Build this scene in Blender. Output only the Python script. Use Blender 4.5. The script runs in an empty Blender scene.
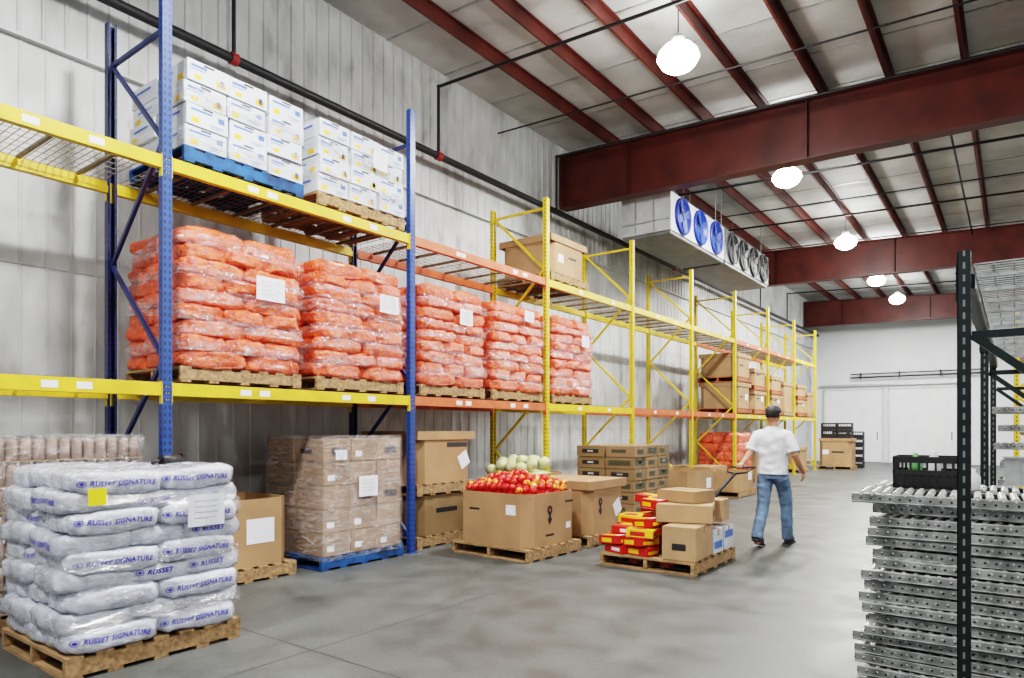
import bpy, bmesh, math, random
from mathutils import Vector, Matrix, noise
from mathutils.bvhtree import BVHTree
random.seed(7)
scene = bpy.context.scene
COL = scene.collection
pi = math.pi

# ------------------------------------------------------------------ materials
def nd(nt, t, **kw):
    n = nt.nodes.new(t)
    for k, v in kw.items():
        setattr(n, k, v)
    return n

def mat(name, col, rough=0.6, metal=0.0, var=0.15, nscale=6.0, bump=0.0, bscale=40.0, emis=None, estr=0, coat=0, trans=0, var2=None, stretch=None, pos=(.32, .68), bdist=.02):
    m = bpy.data.materials.new(name); m.use_nodes = True
    nt = m.node_tree; b = nt.nodes['Principled BSDF']
    tc = nd(nt, 'ShaderNodeTexCoord')
    vec = tc.outputs['Object']
    if stretch:
        mp = nd(nt, 'ShaderNodeMapping'); mp.inputs['Scale'].default_value = stretch
        nt.links.new(vec, mp.inputs['Vector']); vec = mp.outputs['Vector']
    nz = nd(nt, 'ShaderNodeTexNoise'); nz.inputs['Scale'].default_value = nscale; nz.inputs['Detail'].default_value = 5
    nt.links.new(vec, nz.inputs['Vector'])
    cr = nd(nt, 'ShaderNodeValToRGB')
    c = Vector(col[:3]); c2 = Vector(var2[:3]) if var2 else c * (1 - var * 1.6)
    c1 = c * (1 + var * .5)
    cr.color_ramp.elements[0].position = pos[0]; cr.color_ramp.elements[1].position = pos[1]
    cr.color_ramp.elements[0].color = (*c2, 1); cr.color_ramp.elements[1].color = (*[min(1, x) for x in c1], 1)
    nt.links.new(nz.outputs['Fac'], cr.inputs['Fac'])
    nt.links.new(cr.outputs['Color'], b.inputs['Base Color'])
    b.inputs['Roughness'].default_value = rough; b.inputs['Metallic'].default_value = metal
    if coat: b.inputs['Coat Weight'].default_value = coat
    if bump:
        n2 = nd(nt, 'ShaderNodeTexNoise'); n2.inputs['Scale'].default_value = bscale; n2.inputs['Detail'].default_value = 3
        nt.links.new(vec, n2.inputs['Vector'])
        bp = nd(nt, 'ShaderNodeBump'); bp.inputs['Strength'].default_value = bump; bp.inputs['Distance'].default_value = bdist
        nt.links.new(n2.outputs['Fac'], bp.inputs['Height']); nt.links.new(bp.outputs['Normal'], b.inputs['Normal'])
    if emis:
        b.inputs['Emission Color'].default_value = (*emis, 1); b.inputs['Emission Strength'].default_value = estr
    return m

def M(nt, op, a, b=None, clamp=False):
    n = nd(nt, 'ShaderNodeMath', operation=op); n.use_clamp = clamp
    for i, x in enumerate((a, b)):
        if x is None: continue
        if isinstance(x, (int, float)): n.inputs[i].default_value = x
        else: nt.links.new(x, n.inputs[i])
    return n.outputs[0]

def film_coat(m, milk=.35, col=(.85, .82, .82), crinkle=1.0):
    """crinkled clear film stretched tightly on the surface: milky folds + wrinkled clear coat"""
    nt = m.node_tree; b = nt.nodes['Principled BSDF']
    src = b.inputs['Base Color'].links[0].from_socket
    tc = nd(nt, 'ShaderNodeTexCoord')
    mp = nd(nt, 'ShaderNodeMapping'); mp.inputs['Scale'].default_value = (3, 3, 9); mp.inputs['Rotation'].default_value = (.5, .35, .2)
    nt.links.new(tc.outputs['Object'], mp.inputs[0])
    nz = nd(nt, 'ShaderNodeTexNoise'); nz.inputs['Scale'].default_value = 2.6; nz.inputs['Detail'].default_value = 8; nz.inputs['Distortion'].default_value = 2.2
    nt.links.new(mp.outputs[0], nz.inputs['Vector'])
    mr = nd(nt, 'ShaderNodeMapRange'); mr.inputs[1].default_value = .52; mr.inputs[2].default_value = .70; mr.inputs[3].default_value = .0; mr.inputs[4].default_value = milk
    nt.links.new(nz.outputs['Fac'], mr.inputs[0])
    mx = nd(nt, 'ShaderNodeMix', data_type='RGBA'); nt.links.new(mr.outputs[0], mx.inputs[0]); nt.links.new(src, mx.inputs[6]); mx.inputs[7].default_value = (*col, 1)
    nt.links.new(mx.outputs[2], b.inputs['Base Color'])
    b.inputs['Coat Weight'].default_value = 1; b.inputs['Coat Roughness'].default_value = .10; b.inputs['Coat IOR'].default_value = 1.7
    bp = nd(nt, 'ShaderNodeBump'); bp.inputs['Strength'].default_value = crinkle; bp.inputs['Distance'].default_value = .06
    nt.links.new(nz.outputs['Fac'], bp.inputs['Height']); nt.links.new(bp.outputs[0], b.inputs['Coat Normal'])
    return m

def post_mat(name, col, hole=None):
    m = mat(name, col, .4, 0, .12, 9, .05, 60)
    nt = m.node_tree; b = nt.nodes['Principled BSDF']
    src = b.inputs['Base Color'].links[0].from_socket
    tc = nd(nt, 'ShaderNodeTexCoord'); sp = nd(nt, 'ShaderNodeSeparateXYZ'); nt.links.new(tc.outputs['Object'], sp.inputs[0])
    fz = M(nt, 'FRACT', M(nt, 'MULTIPLY', sp.outputs[2], 1 / .06))
    zm = M(nt, 'LESS_THAN', M(nt, 'ABSOLUTE', M(nt, 'SUBTRACT', fz, .5)), .26)
    ym = M(nt, 'LESS_THAN', M(nt, 'ABSOLUTE', M(nt, 'SUBTRACT', M(nt, 'ABSOLUTE', sp.outputs[1]), .02)), .0085)
    yo = M(nt, 'GREATER_THAN', M(nt, 'ABSOLUTE', sp.outputs[1]), .036)
    xm = M(nt, 'LESS_THAN', M(nt, 'ABSOLUTE', sp.outputs[0]), .009 if hole is None else .006)
    k = M(nt, 'MULTIPLY', zm, M(nt, 'MAXIMUM', ym, M(nt, 'MULTIPLY', yo, xm)))
    mx = nd(nt, 'ShaderNodeMix', data_type='RGBA'); nt.links.new(k, mx.inputs[0]); nt.links.new(src, mx.inputs[6])
    mx.inputs[7].default_value = (*(hole or [c * .2 + .006 for c in col]), 1)
    nt.links.new(mx.outputs[2], b.inputs['Base Color'])
    return m

def rail_mat():
    m = mat('galvanised_perforated', (.36, .375, .365), .42, .45, .4, 7)
    nt = m.node_tree; b = nt.nodes['Principled BSDF']
    src = b.inputs['Base Color'].links[0].from_socket
    tc = nd(nt, 'ShaderNodeTexCoord'); sp = nd(nt, 'ShaderNodeSeparateXYZ'); nt.links.new(tc.outputs['Object'], sp.inputs[0])
    fx = M(nt, 'SUBTRACT', M(nt, 'FRACT', M(nt, 'MULTIPLY', sp.outputs[0], 1 / .05)), .5)
    fx = M(nt, 'MULTIPLY', fx, .05)
    d = M(nt, 'ADD', M(nt, 'MULTIPLY', fx, fx), M(nt, 'MULTIPLY', sp.outputs[2], sp.outputs[2]))
    k = M(nt, 'LESS_THAN', d, .0068 ** 2)
    mx = nd(nt, 'ShaderNodeMix', data_type='RGBA'); nt.links.new(k, mx.inputs[0]); nt.links.new(src, mx.inputs[6])
    mx.inputs[7].default_value = (.04, .045, .045, 1)
    nt.links.new(mx.outputs[2], b.inputs['Base Color'])
    return m

def wrap_mat(name='stretch_film', amt=.22, tint=(.95, .95, .97), lo=.44):
    m = bpy.data.materials.new(name); m.use_nodes = True; nt = m.node_tree
    nt.nodes.remove(nt.nodes['Principled BSDF']); out = nt.nodes['Material Output']
    tr = nd(nt, 'ShaderNodeBsdfTransparent'); gl = nd(nt, 'ShaderNodeBsdfGlossy'); df = nd(nt, 'ShaderNodeBsdfDiffuse')
    gl.inputs['Roughness'].default_value = .12; gl.inputs['Color'].default_value = (1, 1, 1, 1); df.inputs['Color'].default_value = (*tint, 1)
    tc = nd(nt, 'ShaderNodeTexCoord')
    mp = nd(nt, 'ShaderNodeMapping'); mp.inputs['Scale'].default_value = (1.5, 1.5, 5); mp.inputs['Rotation'].default_value = (.5, .4, 0)
    nt.links.new(tc.outputs['Object'], mp.inputs[0])
    nz = nd(nt, 'ShaderNodeTexNoise'); nz.inputs['Scale'].default_value = 4; nz.inputs['Detail'].default_value = 7; nz.inputs['Distortion'].default_value = 1.6
    nt.links.new(mp.outputs[0], nz.inputs['Vector'])
    bp = nd(nt, 'ShaderNodeBump'); bp.inputs['Strength'].default_value = 1.0; bp.inputs['Distance'].default_value = .09
    nt.links.new(nz.outputs['Fac'], bp.inputs['Height']); nt.links.new(bp.outputs[0], gl.inputs['Normal'])
    a = nd(nt, 'ShaderNodeMixShader'); a.inputs[0].default_value = .8
    nt.links.new(df.outputs[0], a.inputs[1]); nt.links.new(gl.outputs[0], a.inputs[2])
    mr = nd(nt, 'ShaderNodeMapRange'); mr.inputs[1].default_value = lo; mr.inputs[2].default_value = .72
    mr.inputs[3].default_value = amt * .45; mr.inputs[4].default_value = min(.9, amt * 3.2)
    nt.links.new(nz.outputs['Fac'], mr.inputs[0])
    b = nd(nt, 'ShaderNodeMixShader'); nt.links.new(mr.outputs[0], b.inputs[0])
    nt.links.new(tr.outputs[0], b.inputs[1]); nt.links.new(a.outputs[0], b.inputs[2]); nt.links.new(b.outputs[0], out.inputs[0])
    return m

YEL = mat('yellow_enamel', (.72, .50, .03), .4, 0, .12, 5, .03)
ORG = mat('orange_enamel', (.60, .13, .05), .45, 0, .15, 5, .03)
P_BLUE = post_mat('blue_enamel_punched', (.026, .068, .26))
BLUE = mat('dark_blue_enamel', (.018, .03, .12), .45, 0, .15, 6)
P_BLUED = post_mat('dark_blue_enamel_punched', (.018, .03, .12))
P_YEL = post_mat('yellow_enamel_punched', (.70, .50, .035))
P_GRN = post_mat('near_black_green_enamel_punched', (.006, .013, .014), (.16, .17, .17))
GRN = mat('near_black_green_enamel', (.006, .013, .014), .4)
WIRE = mat('deck_wire', (.28, .22, .14), .5, .4, .3, 10)
WIREG = mat('galvanised_deck_wire', (.46, .48, .48), .4, .5, .2, 10)
WOOD = mat('pallet_wood', (.38, .235, .115), .8, 0, .35, 5, .3, 60, stretch=(1, 6, 6))
WOOD_R = mat('red_pallet_wood', (.36, .10, .04), .8, 0, .3, 5, .2)
WOOD_B = mat('blue_pallet_paint', (.012, .08, .26), .7, 0, .5, 6, .2)
CARD = mat('cardboard', (.36, .215, .108), .75, 0, .12, 3, .06, 30)
CARDS = mat('cardboard_brown', (.27, .165, .088), .75, 0, .15, 3, .06, 30)
CARD2 = mat('cardboard_light', (.42, .265, .14), .75, 0, .12, 3, .06, 30)
CARDD = mat('cardboard_dark', (.22, .14, .065), .75, 0, .12, 3, .06, 30)
TAPE = mat('packing_tape', (.38, .26, .15), .25, 0, .1)
BLACK = mat('black_print', (.02, .02, .02), .6)
WHITEC = film_coat(mat('white_carton_board', (.60, .64, .70), .6, 0, .06, 4, .03), .3, (.85, .87, .9), .7)
BLUEP = mat('blue_print', (.07, .15, .48), .55)
FANBL = mat('blue_fan_blade', (.02, .06, .30), .5)
INK = mat('violet_blue_ink', (.05, .045, .46), .4, 0, .2, 20)
YELP = mat('yellow_print', (.85, .50, .02), .55)
REDP = mat('red_carton_print', (.50, .016, .010), .5, 0, .1)
GREENP = mat('dark_olive_print', (.06, .06, .035), .6)
PAPER = mat('paper', (.76, .77, .83), .7, 0, .03, 3)
ORBAG = film_coat(mat('orange_mesh_bag', (.82, .098, .008), .5, 0, .3, 16, .7, 34, var2=(.40, .026, .004)), .34, (.92, .52, .38), 1.0)
WHBAG = film_coat(mat('white_poly_bag', (.52, .55, .64), .22, 0, .25, 6, .7, 14), .55, (.86, .88, .94), .8)
FILM = wrap_mat('stretch_film', .18)
FILM_R = wrap_mat('stretch_film_strips', .18, lo=.4)
RUST = mat('red_oxide_steel', (.10, .020, .014), .5, 0, .25, 2, .04)
PIPE = mat('black_pipe', (.015, .015, .017), .5)
REDF = mat('red_fitting', (.28, .02, .015), .5)
GALV = mat('galvanised_steel', (.42, .44, .44), .4, .6, .15, 9)
ROLL = mat('zinc_roller', (.62, .63, .61), .32, .4, .12, 12)
RAIL = rail_mat()
WHMET = mat('white_painted_metal', (.60, .62, .63), .45, 0, .1, 3)
CASING = mat('off_white_casing', (.46, .48, .49), .5, 0, .15, 3)
DOORM = mat('white_door_panel', (.74, .76, .77), .5, 0, .05, 2)
PANM = mat('dull_grey_drain_pan', (.16, .17, .17), .5, .3, .15, 3)
FANB = mat('blue_fan_plastic', (.006, .035, .36), .4)
DARKM = mat('dark_metal', (.02, .022, .024), .5)
BLKPL = mat('black_plastic', (.012, .012, .014), .45)
SKIN = mat('skin', (.42, .21, .13), .5, 0, .06)
SHIRT = mat('white_cotton', (.74, .77, .82), .85, 0, .06, 8, .4, 10)
JEANS = mat('blue_denim', (.13, .21, .32), .85, 0, .25, 10, .4, 14)
SHOE = mat('dark_shoe', (.03, .03, .035), .6)
HAIR = mat('dark_hair', (.012, .01, .009), .7)
TAGM = mat('tag_white', (.8, .8, .8), .6, 0, .02)
YELTAG = mat('yellow_sticker', (.85, .72, .02), .5, 0, .03)
APPLE = mat('apple_skin', (.52, .012, .015), .25, 0, .3, 20, var2=(.64, .09, .02), pos=(.3, .5))
APPLEY = mat('apple_skin_streaked', (.74, .36, .05), .25, 0, .3, 22, var2=(.5, .02, .015), pos=(.42, .58))
STEM = mat('stem', (.12, .07, .03), .8)
MELON = mat('pale_green_melon', (.58, .59, .30), .5, 0, .25, 10, .2)
JACK = mat('jack_red', (.42, .03, .015), .4)
LAMPM = mat('lamp_lens', (1, 1, 1), .3, emis=(1, 1, 1), estr=80)
REFR = mat('glowing_refractor', (1, 1, 1), .3, emis=(1, .99, .97), estr=45)

# floor
def floor_mat():
    m = bpy.data.materials.new('polished_concrete'); m.use_nodes = True; nt = m.node_tree; b = nt.nodes['Principled BSDF']
    tc = nd(nt, 'ShaderNodeTexCoord')
    def nz(s, d, dist=0):
        n = nd(nt, 'ShaderNodeTexNoise'); n.inputs['Scale'].default_value = s; n.inputs['Detail'].default_value = d; n.inputs['Distortion'].default_value = dist
        nt.links.new(tc.outputs['Object'], n.inputs['Vector']); return n.outputs['Fac']
    a = nz(.6, 10, .4); c = nz(2.6, 10, .3); g = nz(30, 5)
    mixv = M(nt, 'ADD', M(nt, 'MULTIPLY', a, .35), M(nt, 'ADD', M(nt, 'MULTIPLY', c, .40), M(nt, 'MULTIPLY', g, .25)))
    cr = nd(nt, 'ShaderNodeValToRGB'); e = cr.color_ramp.elements
    e[0].position = .36; e[0].color = (.052, .056, .053, 1); e[1].position = .63; e[1].color = (.122, .128, .122, 1)
    x = e.new(.48); x.color = (.085, .090, .086, 1)
    nt.links.new(mixv, cr.inputs[0])
    sp = nd(nt, 'ShaderNodeSeparateXYZ'); nt.links.new(tc.outputs['Object'], sp.inputs[0])
    w = M(nt, 'MULTIPLY', M(nt, 'SUBTRACT', c, .5), .02)
    jx = M(nt, 'LESS_THAN', M(nt, 'ABSOLUTE', M(nt, 'ADD', M(nt, 'ADD', sp.outputs[0], 3.75), w)), .006)
    jy = M(nt, 'LESS_THAN', M(nt, 'ABSOLUTE', M(nt, 'SUBTRACT', M(nt, 'FRACT', M(nt, 'MULTIPLY', M(nt, 'ADD', sp.outputs[1], w), 1 / 5.0)), .56)), .0013)
    j = M(nt, 'MAXIMUM', jx, jy)
    mx = nd(nt, 'ShaderNodeMix', data_type='RGBA'); nt.links.new(j, mx.inputs[0]); nt.links.new(cr.outputs[0], mx.inputs[6]); mx.inputs[7].default_value = (.035, .036, .035, 1)
    nt.links.new(mx.outputs[2], b.inputs['Base Color'])
    b.inputs['Specular IOR Level'].default_value = .3
    mr = nd(nt, 'ShaderNodeMapRange'); mr.inputs[1].default_value = .3; mr.inputs[2].default_value = .7; mr.inputs[3].default_value = .33; mr.inputs[4].default_value = .52; nt.links.new(c, mr.inputs[0]); nt.links.new(mr.outputs[0], b.inputs['Roughness'])
    return m

def wall_mat():
    m = bpy.data.materials.new('aged_white_wall_panel'); m.use_nodes = True; nt = m.node_tree; b = nt.nodes['Principled BSDF']
    tc = nd(nt, 'ShaderNodeTexCoord')
    mp = nd(nt, 'ShaderNodeMapping'); mp.inputs['Scale'].default_value = (1, 1.6, .75); nt.links.new(tc.outputs['Object'], mp.inputs[0])
    n1 = nd(nt, 'ShaderNodeTexNoise'); n1.inputs['Scale'].default_value = 2.2; n1.inputs['Detail'].default_value = 12; n1.inputs['Distortion'].default_value = .4; nt.links.new(mp.outputs[0], n1.inputs['Vector'])
    n2 = nd(nt, 'ShaderNodeTexNoise'); n2.inputs['Scale'].default_value = .7; n2.inputs['Detail'].default_value = 10; nt.links.new(tc.outputs['Object'], n2.inputs['Vector'])
    cr = nd(nt, 'ShaderNodeValToRGB'); e = cr.color_ramp.elements
    e[0].position = .36; e[0].color = (.31, .315, .30, 1); e[1].position = .58; e[1].color = (.57, .59, .59, 1)
    x = e.new(.45); x.color = (.46, .475, .47, 1)
    nt.links.new(M(nt, 'ADD', M(nt, 'MULTIPLY', n1.outputs['Fac'], .5), M(nt, 'MULTIPLY', n2.outputs['Fac'], .5)), cr.inputs[0])
    nt.links.new(cr.outputs[0], b.inputs['Base Color']); b.inputs['Roughness'].default_value = .42
    return m
FLOORM = floor_mat(); WALLM = wall_mat()
WALLF = mat('white_far_wall', (.72, .75, .76), .6, 0, .06, .6)
CEILM = mat('insulation_sheet', (.50, .515, .495), .6, 0, .22, .9, .5, 3, bdist=.05)

# ------------------------------------------------------------------ mesh builder
class MB:
    def __init__(s): s.v = []; s.f = []; s.m = []; s.s = []
    def add(s, vs, fs, mat=0, smooth=False):
        o = len(s.v); s.v += [tuple(v) for v in vs]
        for f in fs: s.f.append(tuple(i + o for i in f)); s.m.append(mat); s.s.append(smooth)
        return s
    def box(s, c, d, mat=0, rot=None):
        x, y, z = d[0] / 2, d[1] / 2, d[2] / 2
        vs = [Vector(p) for p in [(-x, -y, -z), (x, -y, -z), (x, y, -z), (-x, y, -z), (-x, -y, z), (x, -y, z), (x, y, z), (-x, y, z)]]
        if rot is not None: vs = [rot @ v for v in vs]
        vs = [v + Vector(c) for v in vs]
        return s.add(vs, [(0, 3, 2, 1), (4, 5, 6, 7), (0, 1, 5, 4), (1, 2, 6, 5), (2, 3, 7, 6), (3, 0, 4, 7)], mat)
    def bar(s, p1, p2, w, h, mat=0):
        p1 = Vector(p1); p2 = Vector(p2); d = p2 - p1
        q = d.to_track_quat('X', 'Z').to_matrix()
        return s.box((p1 + p2) / 2, (d.length, w, h), mat, q)
    def ring(s, c, u, v, a, b, n):
        return [c + u * (a * math.cos(2 * pi * i / n)) + v * (b * math.sin(2 * pi * i / n)) for i in range(n)]
    def cyl(s, p1, p2, r, n=14, mat=0, r2=None, caps=True, smooth=True):
        p1 = Vector(p1); p2 = Vector(p2); t = (p2 - p1).normalized()
        u = t.orthogonal().normalized(); v = t.cross(u); r2 = r if r2 is None else r2
        vs = s.ring(p1, u, v, r, r, n) + s.ring(p2, u, v, r2, r2, n)
        s.add(vs, [(i, (i + 1) % n, n + (i + 1) % n, n + i) for i in range(n)], mat, smooth)
        if caps:
            s.add(vs[:n], [tuple(reversed(range(n)))], mat); s.add(vs[n:], [tuple(range(n))], mat)
        return s
    def tube(s, pts, rad, n=12, mat=0, side=(1, 0, 0), caps=True):
        pts = [Vector(p) for p in pts]; side = Vector(side); vs = []
        for i, p in enumerate(pts):
            t = (pts[min(i + 1, len(pts) - 1)] - pts[max(i - 1, 0)]).normalized()
            u = side - t * side.dot(t)
            if u.length < .05: u = t.orthogonal()
            u.normalize(); v = t.cross(u)
            r = rad[i]; a, b = (r if isinstance(r, tuple) else (r, r))
            vs += s.ring(p, u, v, a, b, n)
        fs = []
        for k in range(len(pts) - 1):
            for i in range(n):
                j = (i + 1) % n; fs.append((k * n + i, k * n + j, (k + 1) * n + j, (k + 1) * n + i))
        if caps: fs.append(tuple(reversed(range(n)))); fs.append(tuple((len(pts) - 1) * n + i for i in range(n)))
        return s.add(vs, fs, mat, True)
    def ell(s, c, r, n=20, k=12, mat=0, zmin=-1.0, fn=None):
        vs = []; fs = []
        a0 = math.asin(max(-1, zmin))
        for j in range(k + 1):
            a = a0 + (pi / 2 - a0) * j / k
            for i in range(n):
                t = 2 * pi * i / n
                p = Vector((math.cos(a) * math.cos(t), math.cos(a) * math.sin(t), math.sin(a)))
                if fn: p = fn(p)
                vs.append((c[0] + p[0] * r[0], c[1] + p[1] * r[1], c[2] + p[2] * r[2]))
        for j in range(k):
            for i in range(n):
                q = (i + 1) % n; fs.append((j * n + i, j * n + q, (j + 1) * n + q, (j + 1) * n + i))
        fs.append(tuple(reversed(range(n))))
        return s.add(vs, fs, mat, True)
    def mesh(s, name, mats, bevel=0, merge=False):
        me = bpy.data.meshes.new(name); me.from_pydata(s.v, [], s.f)
        me.polygons.foreach_set('material_index', s.m); me.polygons.foreach_set('use_smooth', s.s)
        for m in (mats if isinstance(mats, (list, tuple)) else [mats]): me.materials.append(m)
        if bevel or merge:
            bm = bmesh.new(); bm.from_mesh(me)
            bmesh.ops.remove_doubles(bm, verts=bm.verts, dist=1e-5)
            if bevel:
                es = [e for e in bm.edges if len(e.link_faces) == 2 and e.calc_face_angle(0) > 1.0]
                bmesh.ops.bevel(bm, geom=es, offset=bevel, segments=2, affect='EDGES', clamp_overlap=True)
            bm.to_mesh(me); bm.free()
        me.update(); return me

def put(name, me, loc=(0, 0, 0), rz=0, parent=None, label=None, cat=None, group=None, kind=None, rot=None):
    o = bpy.data.objects.new(name, me); COL.objects.link(o)
    o.location = loc; o.rotation_euler = rot if rot else (0, 0, rz)
    if parent: o.parent = parent
    if label: o['label'] = label
    if cat and not parent: o['category'] = cat
    if group and not parent: o['group'] = group
    if kind: o['kind'] = kind
    return o

def dup(o, loc=None, rz=None, parent=None, label=None):
    n = o.copy(); COL.objects.link(n)
    if parent: n.parent = parent
    for c in o.children: dup(c, parent=n)
    if loc is not None: n.location = loc
    if rz is not None: n.rotation_euler = (0, 0, rz)
    if label: n['label'] = label
    return n

def text_mesh(s, size, m, fn, name='printed_text', bold=0.0):
    cu = bpy.data.curves.new('t', 'FONT'); cu.body = s; cu.size = size; cu.align_x = 'CENTER'; cu.align_y = 'CENTER'; cu.resolution_u = 2; cu.offset = bold; cu.space_character = 1.08; cu.shear = .2
    o = bpy.data.objects.new('t', cu); COL.objects.link(o); bpy.context.view_layer.update()
    me = bpy.data.meshes.new_from_object(o.evaluated_get(bpy.context.evaluated_depsgraph_get()))
    bpy.data.objects.remove(o)
    wmax = max(v.co.x for v in me.vertices)
    bm = bmesh.new(); bm.from_mesh(me)
    bmesh.ops.triangulate(bm, faces=bm.faces[:])
    for _ in range(2):
        es = [e for e in bm.edges if e.calc_length() > .010]
        if es: bmesh.ops.subdivide_edges(bm, edges=es, cuts=1)
    bmesh.ops.triangulate(bm, faces=bm.faces[:])
    bm.to_mesh(me); bm.free()
    for v in me.vertices: v.co = fn(v.co.x, v.co.y)
    me.name = name; me.materials.clear(); me.materials.append(m); return me, wmax

# ------------------------------------------------------------------ room shell
WX = -7.6; FY = 33.5; RX = 9.0; BY = -4.0
def zc(x): return 7.3 - .045 * (x + 7.5)
mb = MB().box(((WX + RX) / 2, (BY + FY) / 2, -.1), (RX - WX + .6, FY - BY + .6, .2))
put('floor', mb.mesh('floor', FLOORM), kind='structure', label='grey worn polished concrete warehouse floor')
# ribbed left wall
mb = MB(); prof = []
y = BY
while y < FY:
    prof += [(y, 0), (y + .18, 0), (y + .186, .008), (y + .204, .008), (y + .21, 0)]
    y += .22
vs = []; 
for (yy, d) in prof:
    vs += [(WX + d, yy, 0), (WX + d, yy, 5.2)]
fs = [(2 * i, 2 * i + 1, 2 * i + 3, 2 * i + 2) for i in range(len(prof) - 1)]
mb.add(vs, [tuple(reversed(f)) for f in fs])
prof = []; y = BY
while y < FY:
    prof += [(y, .05), (y + .11, .05), (y + .12, .068), (y + .14, .068), (y + .15, .05)]
    y += .20
vs = []
for (yy, d) in prof: vs += [(WX + d, yy, 5.2), (WX + d, yy, 7.32)]
mb.add(vs, [tuple(reversed((2 * i, 2 * i + 1, 2 * i + 3, 2 * i + 2))) for i in range(len(prof) - 1)])
mb.box((WX + .03, (BY + FY) / 2, 5.2), (.09, FY - BY, .03))
mb.box((WX + .0, (BY + FY) / 2, 3.05), (.03, FY - BY, .012))
mb.box((WX - .1, (BY + FY) / 2, 3.66), (.18, FY - BY, 7.3))
put('wall_left', mb.mesh('wall_left', WALLM), kind='structure', label='stained white ribbed metal wall panels')
mb = MB().box(((WX + RX) / 2, FY + .1, 3.7), (RX - WX + .4, .2, 7.4))
for i in range(14): mb.box((WX + .6 + i * 1.2, FY - .002, 3.6), (.02, .012, 7.1))
put('wall_far', mb.mesh('wall_far', WALLF), kind='structure', label='plain white insulated panel wall')
mb = MB().box((RX + .1, (BY + FY) / 2, 3.6), (.2, FY - BY, 7.2))
put('wall_right', mb.mesh('wall_right', WALLF), kind='structure', label='white metal wall')
mb = MB()
a, b_ = WX - .1, RX + .1
mb.add([(a, BY, zc(a)), (b_, BY, zc(b_)), (b_, FY + .1, zc(b_)), (a, FY + .1, zc(a)), (a, BY, zc(a) + .2), (b_, BY, zc(b_) + .2), (b_, FY + .1, zc(b_) + .2), (a, FY + .1, zc(a) + .2)],
       [(0, 3, 2, 1), (4, 5, 6, 7), (0, 1, 5, 4), (1, 2, 6, 5), (2, 3, 7, 6), (3, 0, 4, 7)])
yy = BY + 1
while yy < FY:
    mb.bar((a + .1, yy, zc(a) - .004), (b_, yy, zc(b_) - .004), .035, .02, 1); yy += 1.25
put('ceiling', mb.mesh('ceiling', [CEILM, GALV]), kind='structure', label='white faced insulation sheets under metal roof')

# rafters
def rafter(y):
    mb = MB(); x0, x1 = WX + .12, RX - .02
    def tz(x): return zc(x) - .22
    def bz(x): return 5.98 - .022 * (x + 7.5)
    for (f, off) in ((tz, -.01), (bz, .01)):
        mb.bar((x0, y, f(x0) + off), (x1, y, f(x1) + off), .26, .022)
    vs = [(x0, y - .006, bz(x0)), (x1, y - .006, bz(x1)), (x1, y - .006, tz(x1)), (x0, y - .006, tz(x0))]
    vs += [(v[0], y + .006, v[2]) for v in vs]
    mb.add(vs, [(0, 1, 2, 3), (7, 6, 5, 4), (0, 3, 7, 4), (1, 5, 6, 2)])
    x = x0 + 1.55
    while x < x1:
        mb.box((x, y, (tz(x) + bz(x)) / 2), (.012, .2, tz(x) - bz(x) - .02)); x += 3.2
    mb.box((x0 + .01, y, (tz(x0) + bz(x0)) / 2), (.03, .26, tz(x0) - bz(x0)))
    return mb.mesh('roof_beam', RUST)
rf = put('roof_beam', rafter(0), (0, 11.8, 0), label='deep dark red steel I-beam spanning under the roof', cat='steel beam', group='roof beams')
for y in (1.8, 21.8, 31.8): dup(rf, (0, y, 0))
# purlins
def purlin(y0, y1):
    mb = MB(); L = y1 - y0; c = (y0 + y1) / 2
    mb.box((0, c, .09), (.006, L, .2)); mb.box((.025, c, .186), (.05, L, .01)); mb.box((-.016, c, -.005), (.036, L, .008)); mb.box((-.033, c, .006), (.005, L, .024))
    return mb.mesh('roof_purlin', RUST)
pm = purlin(BY + .05, FY - .05)
for k in range(16):
    x = -6.35 + .96 * k
    put('roof_purlin', pm, (x, 0, zc(x) - .205), label='dark red steel purlin carrying the roof sheets', cat='steel beam', group='roof purlins')

# doors on far wall
def far_door(n, x0, x1, h):
    w = x1 - x0
    mb = MB().box((0, -.05, h / 2), (w, .08, h - .02)); d = put('door_%d' % n, mb.mesh('door', DOORM, bevel=.01), ((x0 + x1) / 2, FY - .02, 0), kind='structure', label='large white insulated sliding cold room door')
    mb = MB().box((-w / 2, -.1, h / 2), (.08, .06, h)).box((w / 2, -.1, h / 2), (.08, .06, h)).box((0, -.1, h), (w + .08, .06, .08))
    put('door_frame', mb.mesh('door_frame', WHMET), (0, 0, 0), parent=d)
    mb = MB().cyl((w / 2 - .2, -.13, 1.0), (w / 2 - .2, -.13, 1.35), .015).box((w / 2 - .2, -.11, 1.02), (.03, .05, .03)).box((w / 2 - .2, -.11, 1.33), (.03, .05, .03))
    put('handle', mb.mesh('handle', DARKM), parent=d)
far_door(1, -7.0, -4.65, 3.25); far_door(2, -4.4, -1.9, 3.25)
mb = MB().box((-4.5, FY - .14, 3.42), (5.4, .06, .09))
put('trim_1', mb.mesh('trim', GALV), kind='structure', label='galvanised sliding door track')
mb = MB().cyl((-5.9, FY - .25, 3.75), (-1.0, FY - .25, 3.75), .035, mat=0).cyl((-5.9, FY - .25, 3.9), (-1.0, FY - .25, 3.9), .025, mat=0)
for x in (-5.5, -4, -2.5): mb.box((x, FY - .15, 3.83), (.03, .25, .26))
put('conduit_pipe', mb.mesh('conduit', DARKM), label='dark conduit pipes run along white wall', cat='pipe')

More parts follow.
